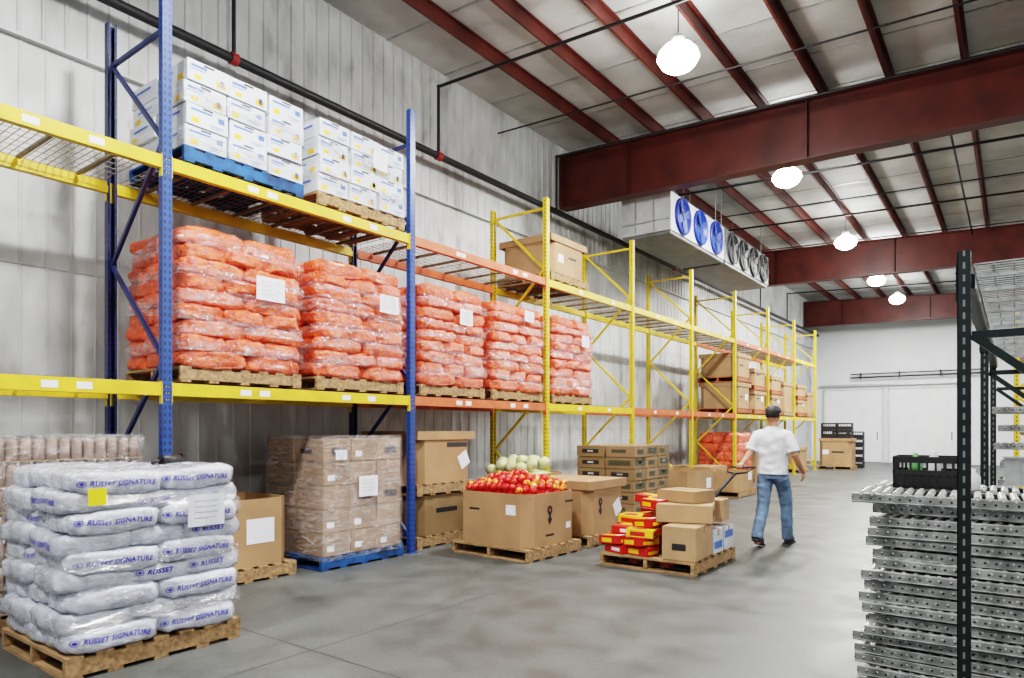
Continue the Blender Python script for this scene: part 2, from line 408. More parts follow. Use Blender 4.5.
# pipes
def pipe(pts, r, label, m=PIPE, name='sprinkler_pipe', fits=()):
    mb = MB()
    for a, b in zip(pts[:-1], pts[1:]): mb.cyl(a, b, r, 12)
    for p in pts[1:-1]: mb.ell(p, (r * 1.3,) * 3, 12, 8)
    o = put(name, mb.mesh(name, m), label=label, cat='pipe')
    for (p, q) in fits:
        put('pipe_coupling', MB().cyl(p, q, r * 1.3, 12).mesh('pipe_coupling', REDF), parent=o, label='red pipe coupling')
pipe([(-7.25, BY, 5.75), (-7.25, FY - .3, 5.75)], .055, 'long black sprinkler main along the wall', fits=[((-7.25, 4.3, 5.75), (-7.25, 4.38, 5.75)), ((-7.25, 7.75, 5.75), (-7.25, 7.85, 5.75)), ((-7.25, 16.9, 5.75), (-7.25, 17.05, 5.75))])
for y in (4.34, 7.8, 11.2, 14.6, 18.0, 24.5, 28): 
    pipe([(-7.25, y, 5.75), (-7.25, y, 6.84), (8.5, y, 6.18 + .0)], .024, 'thin black sprinkler branch pipe under the roof')
for y, z in ((9.7, 6.6), (12.9, 6.5), (16.4, 6.5), (20.2, 6.5)):
    pipe([(-7.545, y, z + .25), (8.5, y, z - .4)], .014, 'thin dark electrical conduit under the roof', name='electrical_conduit')
for x in (-.9, 1.6):
    pipe([(x, 12.0, 6.62), (x, 21.6, 6.62)], .02, 'thin dark pipe running between roof beams', name='sprinkler_pipe')

# ------------------------------------------------------------------ lights
def highbay():
    root = bpy.data.objects.new('high_bay_lamp', None); COL.objects.link(root)
    root['label'] = 'bright round high bay lamp hanging from the roof'; root['category'] = 'ceiling lamp'; root['group'] = 'high bay lamps'
    mb = MB().tube([(0, 0, .0), (0, 0, .07), (0, 0, .14), (0, 0, .18)], [.27, .25, .19, .12], 28, side=(1, 0, 0))
    put('lamp_shade', mb.mesh('lamp_shade', REFR), parent=root, label='glowing prismatic refractor')
    put('ballast_housing', MB().cyl((0, 0, .18), (0, 0, .29), .085, 20).mesh('ballast_housing', WHMET, bevel=.005), parent=root)
    put('hanging_rod', MB().cyl((0, 0, .29), (0, 0, .70), .008, 8).mesh('hanging_rod', DARKM), parent=root)
    put('bulb', MB().ell((0, 0, .0), (.25, .25, .17), 28, 14).mesh('bulb', LAMPM), parent=root)
    return root
hb = highbay()
L0 = [(-3.5, 8.3), (-3.5, 13.5), (-3.5, 19.1), (-3.6, 22.4), (-3.6, 24.6), (-3.5, 3.0), (-3.5, -1.5), (-3.5, 28.6), (3.6, 3.0), (3.6, 8.3), (3.6, 13.5), (3.6, 19), (3.6, 25), (3.6, -1.5)]
hbs = [hb] + [dup(hb) for _ in L0[1:]]
for o, (x, y) in zip(hbs, L0):
    o.location = (x, y, 6.27)
    ld = bpy.data.lights.new('lamp_light', 'AREA'); ld.shape = 'DISK'; ld.size = .45; ld.energy = 262 if x < 0 else 140; ld.color = (1, .985, .96)
    lo = bpy.data.objects.new('lamp_light', ld); COL.objects.link(lo); lo.location = (0, 0, -.18); lo.parent = o
    pl = bpy.data.lights.new('lamp_glow', 'POINT'); pl.energy = 78; pl.shadow_soft_size = .08; pl.color = (1, .985, .96)
    po = bpy.data.objects.new('lamp_glow', pl); COL.objects.link(po); po.location = (0, 0, -.28); po.parent = o

w = bpy.data.worlds.new('World'); scene.world = w; w.use_nodes = True
w.node_tree.nodes['Background'].inputs[0].default_value = (.93, .96, 1, 1); w.node_tree.nodes['Background'].inputs[1].default_value = .36

# ------------------------------------------------------------------ racks
FXF, FXR = -5.75, -6.78
LV = (1.86, 3.77)
def post_mesh(H, m, flip=False, base=True):
    s = -1 if flip else 1
    mb = MB()
    mb.box((s * .032, 0, H / 2), (.006, .08, H)); mb.box((0, .037, H / 2), (.066, .006, H)); mb.box((0, -.037, H / 2), (.066, .006, H))
    mb.box((-s * .03, .028, H / 2), (.006, .018, H)); mb.box((-s * .03, -.028, H / 2), (.006, .018, H))
    if base: mb.box((0, 0, .005), (.13, .12, .01))
    return mb.mesh('post', m)
def brace_mesh(H, x0, x1, m, step=1.15, start=.2):
    mb = MB(); z = start; up = True
    mb.bar((x0, 0, start), (x1, 0, start), .03, .035)
    while z + step * .55 < H:
        z2 = min(z + step * .62, H - .08)
        mb.bar((x0 if up else x1, 0, z), (x1 if up else x0, 0, z2), .03, .035)
        z = z2; up = not up
    mb.bar((x0, 0, z), (x1, 0, z), .03, .035)
    return mb.mesh('brace', m)
def empty(name, loc, label=None, cat=None, parent=None, group=None):
    e = bpy.data.objects.new(name, None); COL.objects.link(e); e.location = loc
    if parent: e.parent = parent
    if label: e['label'] = label
    if cat: e['category'] = cat
    if group: e['group'] = group
    return e
def frame(rack, y, H, pm_, bm_, xf=FXF, xr=FXR, sc=1):
    f = empty('upright_frame', (0, y, 0), parent=rack)
    a = put('post', pm_[0], (xf, 0, 0), parent=f); b = put('post', pm_[1], (xr, 0, 0), parent=f); put('brace', bm_, (0, 0, 0), parent=f)
    a.scale = b.scale = (sc, sc, 1)
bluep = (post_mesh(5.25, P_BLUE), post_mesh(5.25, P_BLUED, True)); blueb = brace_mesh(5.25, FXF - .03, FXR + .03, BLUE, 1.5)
yelp = (post_mesh(5.0, P_YEL), post_mesh(5.0, P_YEL, True)); yelb = brace_mesh(5.0, FXF - .03, FXR + .03, YEL, 1.5)
FYS = [-.06] + [2.82 + 2.885 * k for k in range(9)]
def beam_mesh(L, m):
    mb = MB(); z = -.055
    mb.box((0, 0, z), (.042, L, .11)); mb.box((-.03, 0, z - .02), (.02, L, .07))
    for s in (-1, 1):
        mb.box((.03, s * (L / 2 + .028), z - .03), (.008, .066, .19)); mb.box((.008, s * (L / 2 - .002), z - .03), (.05, .008, .19))
        for k in range(3): mb.cyl((.03, s * (L / 2 + .028), z - .09 + k * .055), (.038, s * (L / 2 + .028), z - .09 + k * .055), .008, 8)
    return mb.mesh('shelf_beam', m, bevel=.003)
BL = 2.885 - .084
bmY = beam_mesh(BL, YEL); bmO = beam_mesh(BL, ORG)
def deck_mesh(wy, dx, m=WIRE, sp=.055, th=.005, nx=9):
    mb = MB(); n = int(wy / sp)
    for i in range(n + 1):
        y = -wy / 2 + i * wy / n; mb.box((0, y, -.004), (dx, th, .005))
    for i in range(nx):
        x = -dx / 2 + i * dx / (nx - 1); mb.box((x, 0, -.009), (th, wy, .005))
    for y in (-wy / 3, 0, wy / 3): mb.box((0, y, -.024), (dx - .05, .03, .025))
    return mb.mesh('wire_deck', m)
dk = deck_mesh(1.36, .98)
tagm = MB().box((0, 0, 0), (.002, .11, .055)).mesh('shelf_tag', TAGM)
def bay(rack, k, mats):
    y0, y1 = FYS[k], FYS[k + 1]; c = (y0 + y1) / 2
    for li, z in enumerate(LV):
        me = bmY if mats[li] == 'Y' else bmO
        b = put('shelf_beam', me, (FXF, c, z), parent=rack)
        r = put('shelf_beam', me, (FXR, c, z), rz=pi, parent=rack)
        for yy in (-.62, -.5, .55, .9) if k < 3 else (-.4, .6):
            put('shelf_tag', tagm, (.0225, yy + random.uniform(-.1, .1), -.055), parent=b, label='small white label')
        for s in (-1, 1):
            put('wire_deck', dk, ((FXF + FXR) / 2, c + s * .69, z + .012), parent=rack)
r1 = empty('pallet_rack', (0, 0, 0), 'tall blue post pallet rack with yellow beams and wire decks', 'pallet rack')
for k in (0, 1, 2): frame(r1, FYS[k], 5.25, bluep, blueb)
bay(r1, 0, 'YY'); bay(r1, 1, 'YY')
r2 = empty('pallet_rack', (0, 0, 0), 'long yellow post pallet rack with yellow and orange beams', 'pallet rack')
for k in range(3, 10): frame(r2, FYS[k], 5.0, yelp, yelb)
for k, c in zip(range(2, 9), ('OO', 'YY', 'OY', 'OY', 'YO', 'YO', 'YY')): bay(r2, k, c)

# ------------------------------------------------------------------ pallets
def pallet_mesh(wx, wy, m, h=.14):
    mb = MB()
    for x in (-wx / 2 + .02, 0, wx / 2 - .02): 
        mb.box((x, 0, h / 2), (.04, wy, h - .044))
    n = 7
    for i in range(n):
        y = -wy / 2 + .05 + i * (wy - .1) / (n - 1); mb.box((0, y, h - .011), (wx, .1, .022))
    for y in (-wy / 2 + .05, -wy / 4, 0, wy / 4, wy / 2 - .05): mb.box((0, y, .011), (wx, .09, .022))
    return mb.mesh('pallet', m, bevel=.002)
PLC = {}
def pallet(x, y, z, wx=1.02, wy=1.22, m=None, rz=0, label='worn wooden pallet under stacked goods'):
    m = m or WOOD; k = (wx, wy, m.name)
    if k not in PLC: PLC[k] = pallet_mesh(wx, wy, m)
    return put('pallet', PLC[k], (x, y, z), rz, label=label, cat='pallet')

# ------------------------------------------------------------------ bags
def bag_mesh(L, W, H, seed, m, name, amp=.012, sq=.55, zsq=.8, fine=.4):
    def se(a, e): return math.copysign(abs(a) ** e, a)
    n, k = 56, 20; vs = []; fs = []
    for j in range(k + 1):
        a = -pi / 2 + pi * j / k
        for i in range(n):
            t = 2 * pi * i / n
            x = se(math.cos(a), sq) * se(math.cos(t), sq); y = se(math.cos(a), sq) * se(math.sin(t), sq + .03); z = se(math.sin(a), zsq)
            end = 1 - .14 * max(0, abs(x) - .75) / .25
            p = Vector((x * L / 2, y * W / 2 * end, z * H / 2 * end))
            q = Vector((p.x * 9 + seed * 7, p.y * 9, p.z * 9))
            d = noise.noise_vector(q) * amp * 1.3 + noise.noise_vector(q * 2.7) * amp * .9 + noise.noise_vector(q * 6) * amp * fine
            d.z *= .7
            p += d
            p.z += -.008 * math.cos(x * 2.2 + seed) 
            vs.append(p)
    for j in range(k):
        for i in range(n):
            q = (i + 1) % n; fs.append((j * n + i, j * n + q, (j + 1) * n + q, (j + 1) * n + i))
    mb = MB().add(vs, fs, 0, True)
    return mb.mesh(name, m, merge=True)
OB = [bag_mesh(.64, .425, .168, s, ORBAG, 'produce_bag', .019, .34, .52, .5) for s in range(6)]
def bag_stack(cx, cy, z0, layers, meshes, name, label, cat, group, dz=.135, wx=1.02, wy=1.18, sz=1.0, textfn=None, s0=.93, s1=1.0, wob=0.0, jit=.010):
    for l in range(layers):
        z = z0 + dz * (l + .5)
        shrink = 1 - .03 * max(0, l - layers + 3)
        if l % 2 == 0: lay = [(-wx / 3 + wx / 3 * a, -wy / 4 + wy / 2 * b, pi / 2) for a in range(3) for b in range(2)]
        else: lay = [(-wx / 4 + wx / 2 * a, -wy / 3 + wy / 3 * b, 0) for a in range(2) for b in range(3)]
        for (x, y, r) in lay:
            o = put(name, random.choice(meshes), (cx + x * shrink + random.uniform(-jit, jit), cy + y * shrink + random.uniform(-jit, jit), z), label=label, cat=cat, group=group)
            o.rotation_euler = (random.uniform(-.05, .05) * (1 + wob), random.uniform(-.03, .03), r + random.uniform(-.05, .05) + random.choice((0, pi)))
            if r == 0: o.scale = (s0, 1, sz)
            else: o.scale = (s1, .92, sz)
            if textfn: textfn(o, x, y, r, l)

def perim(wx, wy):
    def corner(x, y, a0):
        r = .08
        return [(x + r * math.cos(a0 + t * pi / 8), y + r * math.sin(a0 + t * pi / 8)) for t in range(5)]
    X, Y = wx / 2 - .08, wy / 2 - .08
    per = []
    cs = [corner(X, Y, 0), corner(-X, Y, pi / 2), corner(-X, -Y, pi), corner(X, -Y, 1.5 * pi)]
    for i in range(4):
        per += cs[i]; a = cs[i][-1]; b = cs[(i + 1) % 4][0]
        per += [(a[0] + (b[0] - a[0]) * t / 8, a[1] + (b[1] - a[1]) * t / 8) for t in range(1, 8)]
    return per
def paper(parent, wx, wy, cx, cy, z0, side, u, z, w_, h_, off=.022, label='white paper shipping sheet'):
    mm = MB(); nq = 6; vv = []
    for a in range(nq + 1):
        for b in range(2):
            uu = u - w_ / 2 + w_ * a / nq; zz = z - h_ / 2 + h_ * b
            bend = .007 * math.sin(a * 1.3 + b * .6)
            if side == 'x': vv.append((wx / 2 + off + bend, uu - cy, zz - z0))
            else: vv.append((uu - cx, -wy / 2 - off - bend, zz - z0))
    mm.add(vv, [(2 * a, 2 * a + 2, 2 * a + 3, 2 * a + 1) for a in range(nq)])
    if side == 'x':
        for r_ in range(4): mm.box((wx / 2 + off + .009, u - cy - w_ * .05 * (r_ % 2), z - z0 + h_ * (.3 - .18 * r_)), (.001, w_ * (.7 - .1 * (r_ % 2)), .004), 1)
    return put('paper_label', mm.mesh('paper_label', [PAPER, GALV]), parent=parent, label=label)
def wrap(cx, cy, z0, z1, wx, wy, papers=(), m=None, label='clear stretch film wrapped around palletised goods', amp=.02, group='stretch wraps', top=True, name='stretch_wrap'):
    n = 14; per = perim(wx, wy)
    N = len(per); vs = []; H = z1 - z0
    for j in range(n + 1):
        for (x, y) in per:
            z = H * j / n; q = Vector((x * 6 + cx * 3, y * 6 + cy * 3, z * 9)); d = noise.noise(q) * amp
            l = math.hypot(x, y); vs.append((x + x / l * d, y + y / l * d, z))
    fs = [(j * N + i, j * N + (i + 1) % N, (j + 1) * N + (i + 1) % N, (j + 1) * N + i) for j in range(n) for i in range(N)]
    if top: fs.append(tuple(n * N + i for i in range(N)))
    o = put(name, MB().add(vs, fs, 0, True).mesh(name, m or FILM), (cx, cy, z0), label=label, cat='plastic wrap', group=group)
    for (side, u, z, w_, h_) in papers: paper(o, wx, wy, cx, cy, z0, side, u, z, w_, h_)
    return o
def strips(cx, cy, z0, z1, wx, wy, papers=(), nb=5, label='clear stretch film bands around stacked sacks'):
    per = perim(wx, wy); N = len(per); mb = MB(); H = z1 - z0
    for b in range(nb):
        zb = .06 + (H - .2) * (b + random.uniform(-.2, .2) + .5) / nb; tilt = random.uniform(-.12, .12); ph = random.uniform(0, 6); wd = random.uniform(.03, .06)
        vs = []
        for j in range(3):
            for i, (x, y) in enumerate(per):
                z = zb + tilt * math.sin(2 * pi * i / N + ph) + (j - 1) * wd * (1 + .5 * noise.noise(Vector((x * 4, y * 4, b * 5))))
                z = min(max(z, .01), H)
                d = noise.noise(Vector((x * 7, y * 7, z * 9))) * .02
                l = math.hypot(x, y); vs.append((x + x / l * d, y + y / l * d, z))
        mb.add(vs, [(j * N + i, j * N + (i + 1) % N, (j + 1) * N + (i + 1) % N, (j + 1) * N + i) for j in range(2) for i in range(N)], 0, True)
    o = put('stretch_wrap', mb.mesh('stretch_wrap', FILM_R), (cx, cy, z0), label=label, cat='plastic wrap', group='stretch wraps')
    for (side, u, z, w_, h_) in papers: paper(o, wx, wy, cx, cy, z0, side, u, z, w_, h_, off=.03)
    return o

# orange bags on lower shelf
SX = -6.24
for i, (cy, layers, pap) in enumerate([(3.55, 9, [('x', 3.76, 2.79, .3, .22)]), (4.96, 9, [('x', 5.27, 2.87, .28, .2)]), (6.47, 9, [('x', 6.6, 2.9, .24, .2)]), (7.86, 9, [('x', 8.0, 3.1, .22, .15)]), (9.35, 9, [('x', 9.6, 2.9, .22, .18)])]):
    pallet(SX, cy, LV[0] + .015, label='wooden pallet on rack shelf under orange produce bags')
    bag_stack(SX, cy, LV[0] + .155, layers, OB, 'produce_bag', 'orange mesh sack of carrots stacked on shelf pallet', 'produce bag', 'orange produce bags')
    strips(SX, cy, LV[0] + .16, 3.24, 1.12, 1.27, pap, nb=6)
# floor orange bags far
pallet(SX, 17.95, 0); bag_stack(SX, 17.95, .14, 5, OB, 'produce_bag', 'orange mesh sack of carrots on floor pallet', 'produce bag', 'orange produce bags', dz=.24, sz=1.75)

# white bags
WB = [bag_mesh(.63, .465, .152, s + 20, WHBAG, 'poly_bag', .011, .34, .50, .5) for s in range(5)]
bvh = {}
for me in WB:
    bvh[me.name] = BVHTree.FromPolygons([v.co for v in me.vertices], [p.vertices for p in me.polygons])
def proj_text(me, s, size, mode):
    t = bvh[me.name]
    def fn(x, y):
        y = y + .004 * math.sin(x * 22)
        if mode == 'long+': o = Vector((-x, 1, y)); d = Vector((0, -1, 0))
        elif mode == 'long-': o = Vector((x, -1, y)); d = Vector((0, 1, 0))
        elif mode == 'end+': o = Vector((1, x, y)); d = Vector((-1, 0, 0))
        else: o = Vector((-1, -x, y)); d = Vector((1, 0, 0))
        h = t.ray_cast(o, d)
        if h[0] is None: return Vector((0, 0, 0))
        return h[0] - d * .0035
    tm, wmax = text_mesh(s, size, INK, fn, bold=.0013)
    w = wmax + .038; vs = []; N = 20; rx_, ry_ = .026, .019
    for k in range(N):
        for q in (1, .8): vs.append(fn(-w + rx_ * q * math.cos(2 * pi * k / N), ry_ * q * math.sin(2 * pi * k / N)))
    for k in range(N): vs.append(fn(-w + rx_ * .5 * math.cos(2 * pi * k / N), ry_ * .5 * math.sin(2 * pi * k / N)))
    fs = [(2 * k, 2 * ((k + 1) % N), 2 * ((k + 1) % N) + 1, 2 * k + 1) for k in range(N)] + [tuple(2 * N + k for k in range(N))]
    m2 = MB().add(vs, fs).mesh('e', INK)
    bm = bmesh.new(); bm.from_mesh(tm); bm.from_mesh(m2); bm.to_mesh(tm); bm.free()
    return tm
TX = {}
def tfn(o, x, y, r, l):
    rr = o.rotation_euler.z; mw = Matrix.Rotation(-rr, 3, 'Z')
    sides = []
    if x > .15: sides.append(mw @ Vector((1, 0, 0)))
    if y < -.15 and random.random() < .6: sides.append(mw @ Vector((0, -1, 0)))
    for d in sides:
        if abs(d.x) > abs(d.y):
            mode = 'end+' if d.x > 0 else 'end-'; s, size = 'RUSSET', .044
            if random.random() < .6: continue
        else:
            mode = 'long+' if d.y > 0 else 'long-'; s, size = 'RUSSET SIGNATURE', .044
            if random.random() < .15: continue
        k = (o.data.name, mode)
        if k not in TX: TX[k] = proj_text(o.data, s, size, mode)
        put('printed_text', TX[k], parent=o, label='violet blue printed lettering and round emblem')
pallet(-4.91, 2.13, 0, 1.04, 1.10, label='wooden pallet under white poly bags')
bag_stack(-4.91, 2.13, .145, 9, WB, 'poly_bag', 'white plastic produce bag with blue lettering stacked on pallet', 'produce bag', 'white produce bags', dz=.118, wx=1.0, wy=1.04, textfn=tfn, s0=.82, s1=.9, wob=.2)
wb = strips(-4.91, 2.13, .14, 1.2, 1.08, 1.14, [('x', 2.40, .93, .25, .21)], nb=3, label='clear stretch film bands around white poly bags')
put('yellow_sticker', MB().box((.575, -.40, .93), (.003, .1, .1)).mesh('yellow_sticker', YELTAG), parent=wb, label='yellow square sticker')
mb = MB().cyl((0, -.1, .035), (0, .08, .035), .035, 16).tube([(0, -.1, .035), (0, -.14, .03), (0, -.18, .02)], [.012, .012, .014], 10).box((0, .1, .04), (.05, .03, .07))
put('tape_dispenser', mb.mesh('tape_dispenser', BLKPL, bevel=.003), (-4.85, 2.42, 1.215), .4, label='small black hand tool lying on white bags', cat='tool')

# wrapped cans pallet
pallet(-6.25, 2.12, 0, 1.0, 1.1, label='wooden pallet under wrapped jars')
jar = MB().tube([(0, 0, 0), (0, 0, .01), (0, 0, .14), (0, 0, .16)], [.034, .038, .038, .03], 12).cyl((0, 0, .16), (0, 0, .178), .032, 12, mat=1)
JM = mat('jar_contents', (.34, .24, .19), .2, 0, .3, 5)
jm = jar.mesh('jar', [JM, GALV])
for l in range(7):
    put('carton_tray', MB().box((0, 0, .002), (.98, 1.06, .006)).mesh('carton_tray', CARD2), (-6.25, 2.12, .143 + l * .182), label='thin cardboard layer sheet between jars', cat='cardboard sheet', group='layer sheets')
    for i in range(12):
        put('jar', jm, (-5.80, 1.66 + i * .084, .149 + l * .182), label='small jar with metal lid in wrapped pallet', cat='jar', group='jars in wrapped pallet')
        if i < 10: put('jar', jm, (-5.885 - i * .084 * 1.1, 1.66, .149 + l * .182), label='small jar with metal lid in wrapped pallet', cat='jar', group='jars in wrapped pallet')
    if l == 6: 
        for i in range(11):
            for j in range(1, 9): put('jar', jm, (-5.885 - (j - 1) * .084, 1.75 + i * .084, .149 + l * .182), label='small jar with metal lid in wrapped pallet', cat='jar', group='jars in wrapped pallet')
wrap(-6.25, 2.12, .14, 1.43, 1.03, 1.1, m=FILM, amp=.01)

# ------------------------------------------------------------------ cartons
def carton_mesh(lx, ly, lz, m, prints=(), name='carton', tape=TAPE):
    mb = MB().box((0, 0, lz / 2), (lx - .004, ly - .004, lz - .003))
    me0 = mb.mesh('x', m, bevel=.004)
    mats = [m, tape, BLACK, BLUEP, YELP, PAPER, REDP, GREENP]
    mb2 = MB()
    mb2.box((0, 0, lz - .001), (lx - .01, .05, .002), 1)
    for s in (-1, 1): mb2.box((s * (lx / 2 - .0015), 0, lz - .04 if lz > .12 else lz - .02), (.002, .05, .07 if lz > .12 else .03), 1)
    for (side, u0, u1, v0, v1, mi) in prints:
        for s in (-1, 1):
            w = ly if side == 'x' else lx; c = (u0 + u1) / 2 * w * s - 0; d = (u1 - u0) * w; vz = (v0 + v1) / 2 * lz; dz = (v1 - v0) * lz
            if side == 'x': mb2.box((s * (lx / 2 - .001), c, vz), (.002, d, dz), mi)
            elif side == 't':
                if s == 1: mb2.box(((u0 + u1) / 2 * lx, (v0 + v1 - 1) / 2 * ly, lz), ((u1 - u0) * lx, (v1 - v0) * ly, .003), mi)
            else: mb2.box((-c, s * (ly / 2 - .001), vz), (d, .002, dz), mi)
    bm = bmesh.new(); bm.from_mesh(me0)
    me2 = mb2.mesh('y', mats); bm.from_mesh(me2)
    me = bpy.data.meshes.new(name); bm.to_mesh(me); bm.free()
    for mm in mats: me.materials.append(mm)
    return me
WC = [carton_mesh(.50, .39, .187, WHITEC, [('x', -.42, -.05, .68, .80, 3), ('x', -.42, -.1, .56, .60, 3), ('x', .18, .40, .14, .42, 4), ('x', .26, .36, .2, .5, 3), ('x', -.34, -.18, .16, .36, 4), ('x', -.12, .12, .84, .93, 2), ('y', -.4, .0, .62, .73, 3), ('y', .15, .35, .15, .4, 4)], tape=WHITEC, name='fruit_carton'),
      carton_mesh(.50, .39, .187, WHITEC, [('x', -.4, .1, .70, .80, 3), ('x', -.38, -.2, .15, .40, 4), ('x', .05, .38, .24, .28, 3), ('x', .1, .3, .14, .17, 3), ('x', .25, .4, .5, .75, 3), ('x', -.12, .12, .86, .94, 2), ('y', -.3, .25, .62, .73, 3), ('y', -.4, -.2, .15, .42, 4)], tape=WHITEC, name='fruit_carton')]
def stack(cx, cy, z0, nx, ny, nz, dx, dy, dz, meshes, name, label, cat, group, jit=.006, rz=0, skip=()):
    R = Matrix.Rotation(rz, 3, 'Z')
    for l in range(nz):
        for i in range(nx):
            for j in range(ny):
                if (i, j, l) in skip: continue
                p = R @ Vector(((i - (nx - 1) / 2) * dx + random.uniform(-jit, jit), (j - (ny - 1) / 2) * dy + random.uniform(-jit, jit), 0))
                put(name, random.choice(meshes), (cx + p.x, cy + p.y, z0 + l * dz), rz + random.uniform(-.012, .012) * (1 + jit * 100) / 2 + random.choice((0, pi)), label=label, cat=cat, group=group)
pallet(SX, 3.58, LV[1] + .015, m=WOOD_B, label='blue painted pallet on upper rack shelf')
stack(SX, 3.58, LV[1] + .157, 2, 3, 4, .515, .405, .19, WC, 'fruit_carton', 'white fruit carton with blue and yellow print', 'carton', 'white fruit cartons', .018)
pallet(SX, 4.98, LV[1] + .015, label='wooden pallet on upper rack shelf')
stack(SX, 4.98, LV[1] + .157, 2, 3, 4, .515, .405, .19, WC, 'fruit_carton', 'white fruit carton with blue and yellow print', 'carton', 'white fruit cartons', .018)
strips(SX, 3.58, LV[1] + .15, LV[1] + .93, 1.09, 1.27, nb=2, label='clear stretch film bands around white cartons')
strips(SX, 4.98, LV[1] + .15, LV[1] + .93, 1.09, 1.27, [('x', 5.15, 4.45, .2, .2)], nb=2, label='clear stretch film bands around white cartons')

# brown wrapped stack
BC = carton_mesh(.48, .36, .243, CARDS, [('x', -.2, .3, .3, .6, 2), ('y', -.3, .1, .35, .55, 2)], name='carton')
BC2 = carton_mesh(.48, .36, .243, CARDS, [('x', -.35, -.1, .2, .45, 5)], name='carton')
BC3 = carton_mesh(.48, .36, .243, CARDS, [], name='carton')
pallet(-6.2, 4.96, 0, 1.0, 1.16, m=WOOD_B, label='blue painted pallet under wrapped brown cartons')
stack(-6.2, 4.96, .142, 2, 3, 5, .49, .37, .246, [BC, BC2, BC3, BC3, BC3], 'carton', 'brown cardboard carton in film wrapped stack', 'carton', 'wrapped brown cartons')
wrap(-6.2, 4.96, .1, 1.40, 1.04, 1.17, [('x', 4.97, .85, .26, .22), ('x', 4.6, 1.2, .14, .1)], m=FILM, amp=.03)

# produce stack
GC = [carton_mesh(.50, .42, .175, CARDD, [('x', -.38, .38, .3, .8, 7), ('x', -.12, .12, .5, .65, 5), ('y', -.38, .38, .3, .75, 7)], name='produce_carton'), carton_mesh(.50, .42, .175, CARDD, [('x', -.35, .1, .3, .7, 7), ('y', -.3, .3, .35, .7, 2), ('y', -.1, .1, .45, .6, 5)], name='produce_carton'), carton_mesh(.50, .42, .175, CARDS, [('x', -.3, .2, .3, .7, 7), ('y', -.3, .2, .4, .7, 7)], name='produce_carton')]
pallet(-5.15, 9.98, 0, 1.04, 1.3, label='wooden pallet under printed produce cartons')
stack(-5.15, 9.98, .142, 2, 3, 6, .515, .43, .178, GC, 'produce_carton', 'brown produce carton with dark print', 'carton', 'printed produce cartons', .008)

# bins
def bin_mesh(wx, wy, h, m=CARD, t=.012, chamfer=.12, prints=()):
    mb = MB()
    def octo(X, Y, c): return [(X, -Y + c), (X, Y - c), (X - c, Y), (-X + c, Y), (-X, Y - c), (-X, -Y + c), (-X + c, -Y), (X - c, -Y)]
    o = octo(wx / 2, wy / 2, chamfer); i_ = octo(wx / 2 - t, wy / 2 - t, chamfer * .95)
    vs = [(x, y, 0) for x, y in o] + [(x, y, h) for x, y in o] + [(x, y, h) for x, y in i_] + [(x, y, .02) for x, y in i_]
    fs = []
    for k in range(8):
        q = (k + 1) % 8
        fs += [(k, q, 8 + q, 8 + k), (8 + k, 8 + q, 16 + q, 16 + k), (16 + k, 16 + q, 24 + q, 24 + k)]
    fs += [tuple(reversed(range(8))), tuple(range(24, 32))]
    mb.add(vs, fs)
    for (side, u, z, kind, s) in prints:
        X = wx / 2 + .001
        def P(a, b): return (X, u + a, z + b) if side == 'x' else (u + a, -wy / 2 - .001, z + b)
        if kind == 'emblem':
            N = 20
            mb.add([P(s * .5 * math.cos(2 * pi * k / N), s * .45 + s * .5 * math.sin(2 * pi * k / N)) for k in range(N)], [tuple(range(N))], 1)
            mb.add([P(-s * .3, s * .1), P(-s * .16, -s * .35), P(-s * .45, -s * .6), P(0, -s * 1.3), P(s * .45, -s * .6), P(s * .16, -s * .35), P(s * .3, s * .1)], [tuple(range(7))], 1)
            X += .001
            mb.add([P(s * .14 * math.cos(2 * pi * k / N), s * .45 + s * .18 * math.sin(2 * pi * k / N)) for k in range(N)], [tuple(range(N))], 4)
        elif kind == 'bar': mb.add([P(-s, -s * .15), P(s, -s * .15), P(s, s * .15), P(-s, s * .15)], [(0, 1, 2, 3)], 1)
        elif kind == 'paper': 
            X += .002
            mb.add([P(-s, -s * .8), P(s, -s * .8), P(s, s * .8), P(-s, s * .8)], [(0, 1, 2, 3)], 3)
        elif kind == 'diapaper':
            X += .002
            mb.add([P(-s * .3, -s), P(s, -s * .3), P(s * .3, s), P(-s, s * .3)], [(0, 1, 2, 3)], 3)
    return mb.mesh('produce_bin', [m, BLACK, YELP, PAPER, ORG])
def lid_mesh(wx, wy, h=.1, m=CARD2):
    mb = MB()
    mb.box((0, 0, 0), (wx + .03, wy + .03, .012))
    mb.box((wx / 2 + .012, 0, -h / 2), (.008, wy + .03, h)).box((-wx / 2 - .012, 0, -h / 2), (.008, wy + .03, h)).box((0, wy / 2 + .012, -h / 2), (wx + .03, .008, h)).box((0, -wy / 2 - .012, -h / 2), (wx + .03, .008, h))
    return mb.mesh('lid', m)
def bbin(x, y, z, wx, wy, h, label, prints=(), rz=0, m=CARD, lid=False, pal=True, palm=None, chamfer=.12):
    if pal: pallet(x, y, z, round(wx + .06, 2), round(wy + .08, 2), m=palm, rz=rz, label='wooden pallet under cardboard bin'); z += .142
    o = put('produce_bin', bin_mesh(wx, wy, h, m, chamfer=chamfer, prints=prints), (x, y, z), rz, label=label, cat='cardboard box', group='cardboard bulk bins')
    if lid: put('lid', lid_mesh(wx, wy, m=CARD), (0, 0, h + .008), parent=o)
    return o
# single bin on floor
bbin(-6.35, 3.66, 0, .94, .98, .65, 'open brown cardboard bin with white sheet on pallet', [('x', .14, .34, 'paper', .15), ('x', -.2, .55, 'bar', .1)])
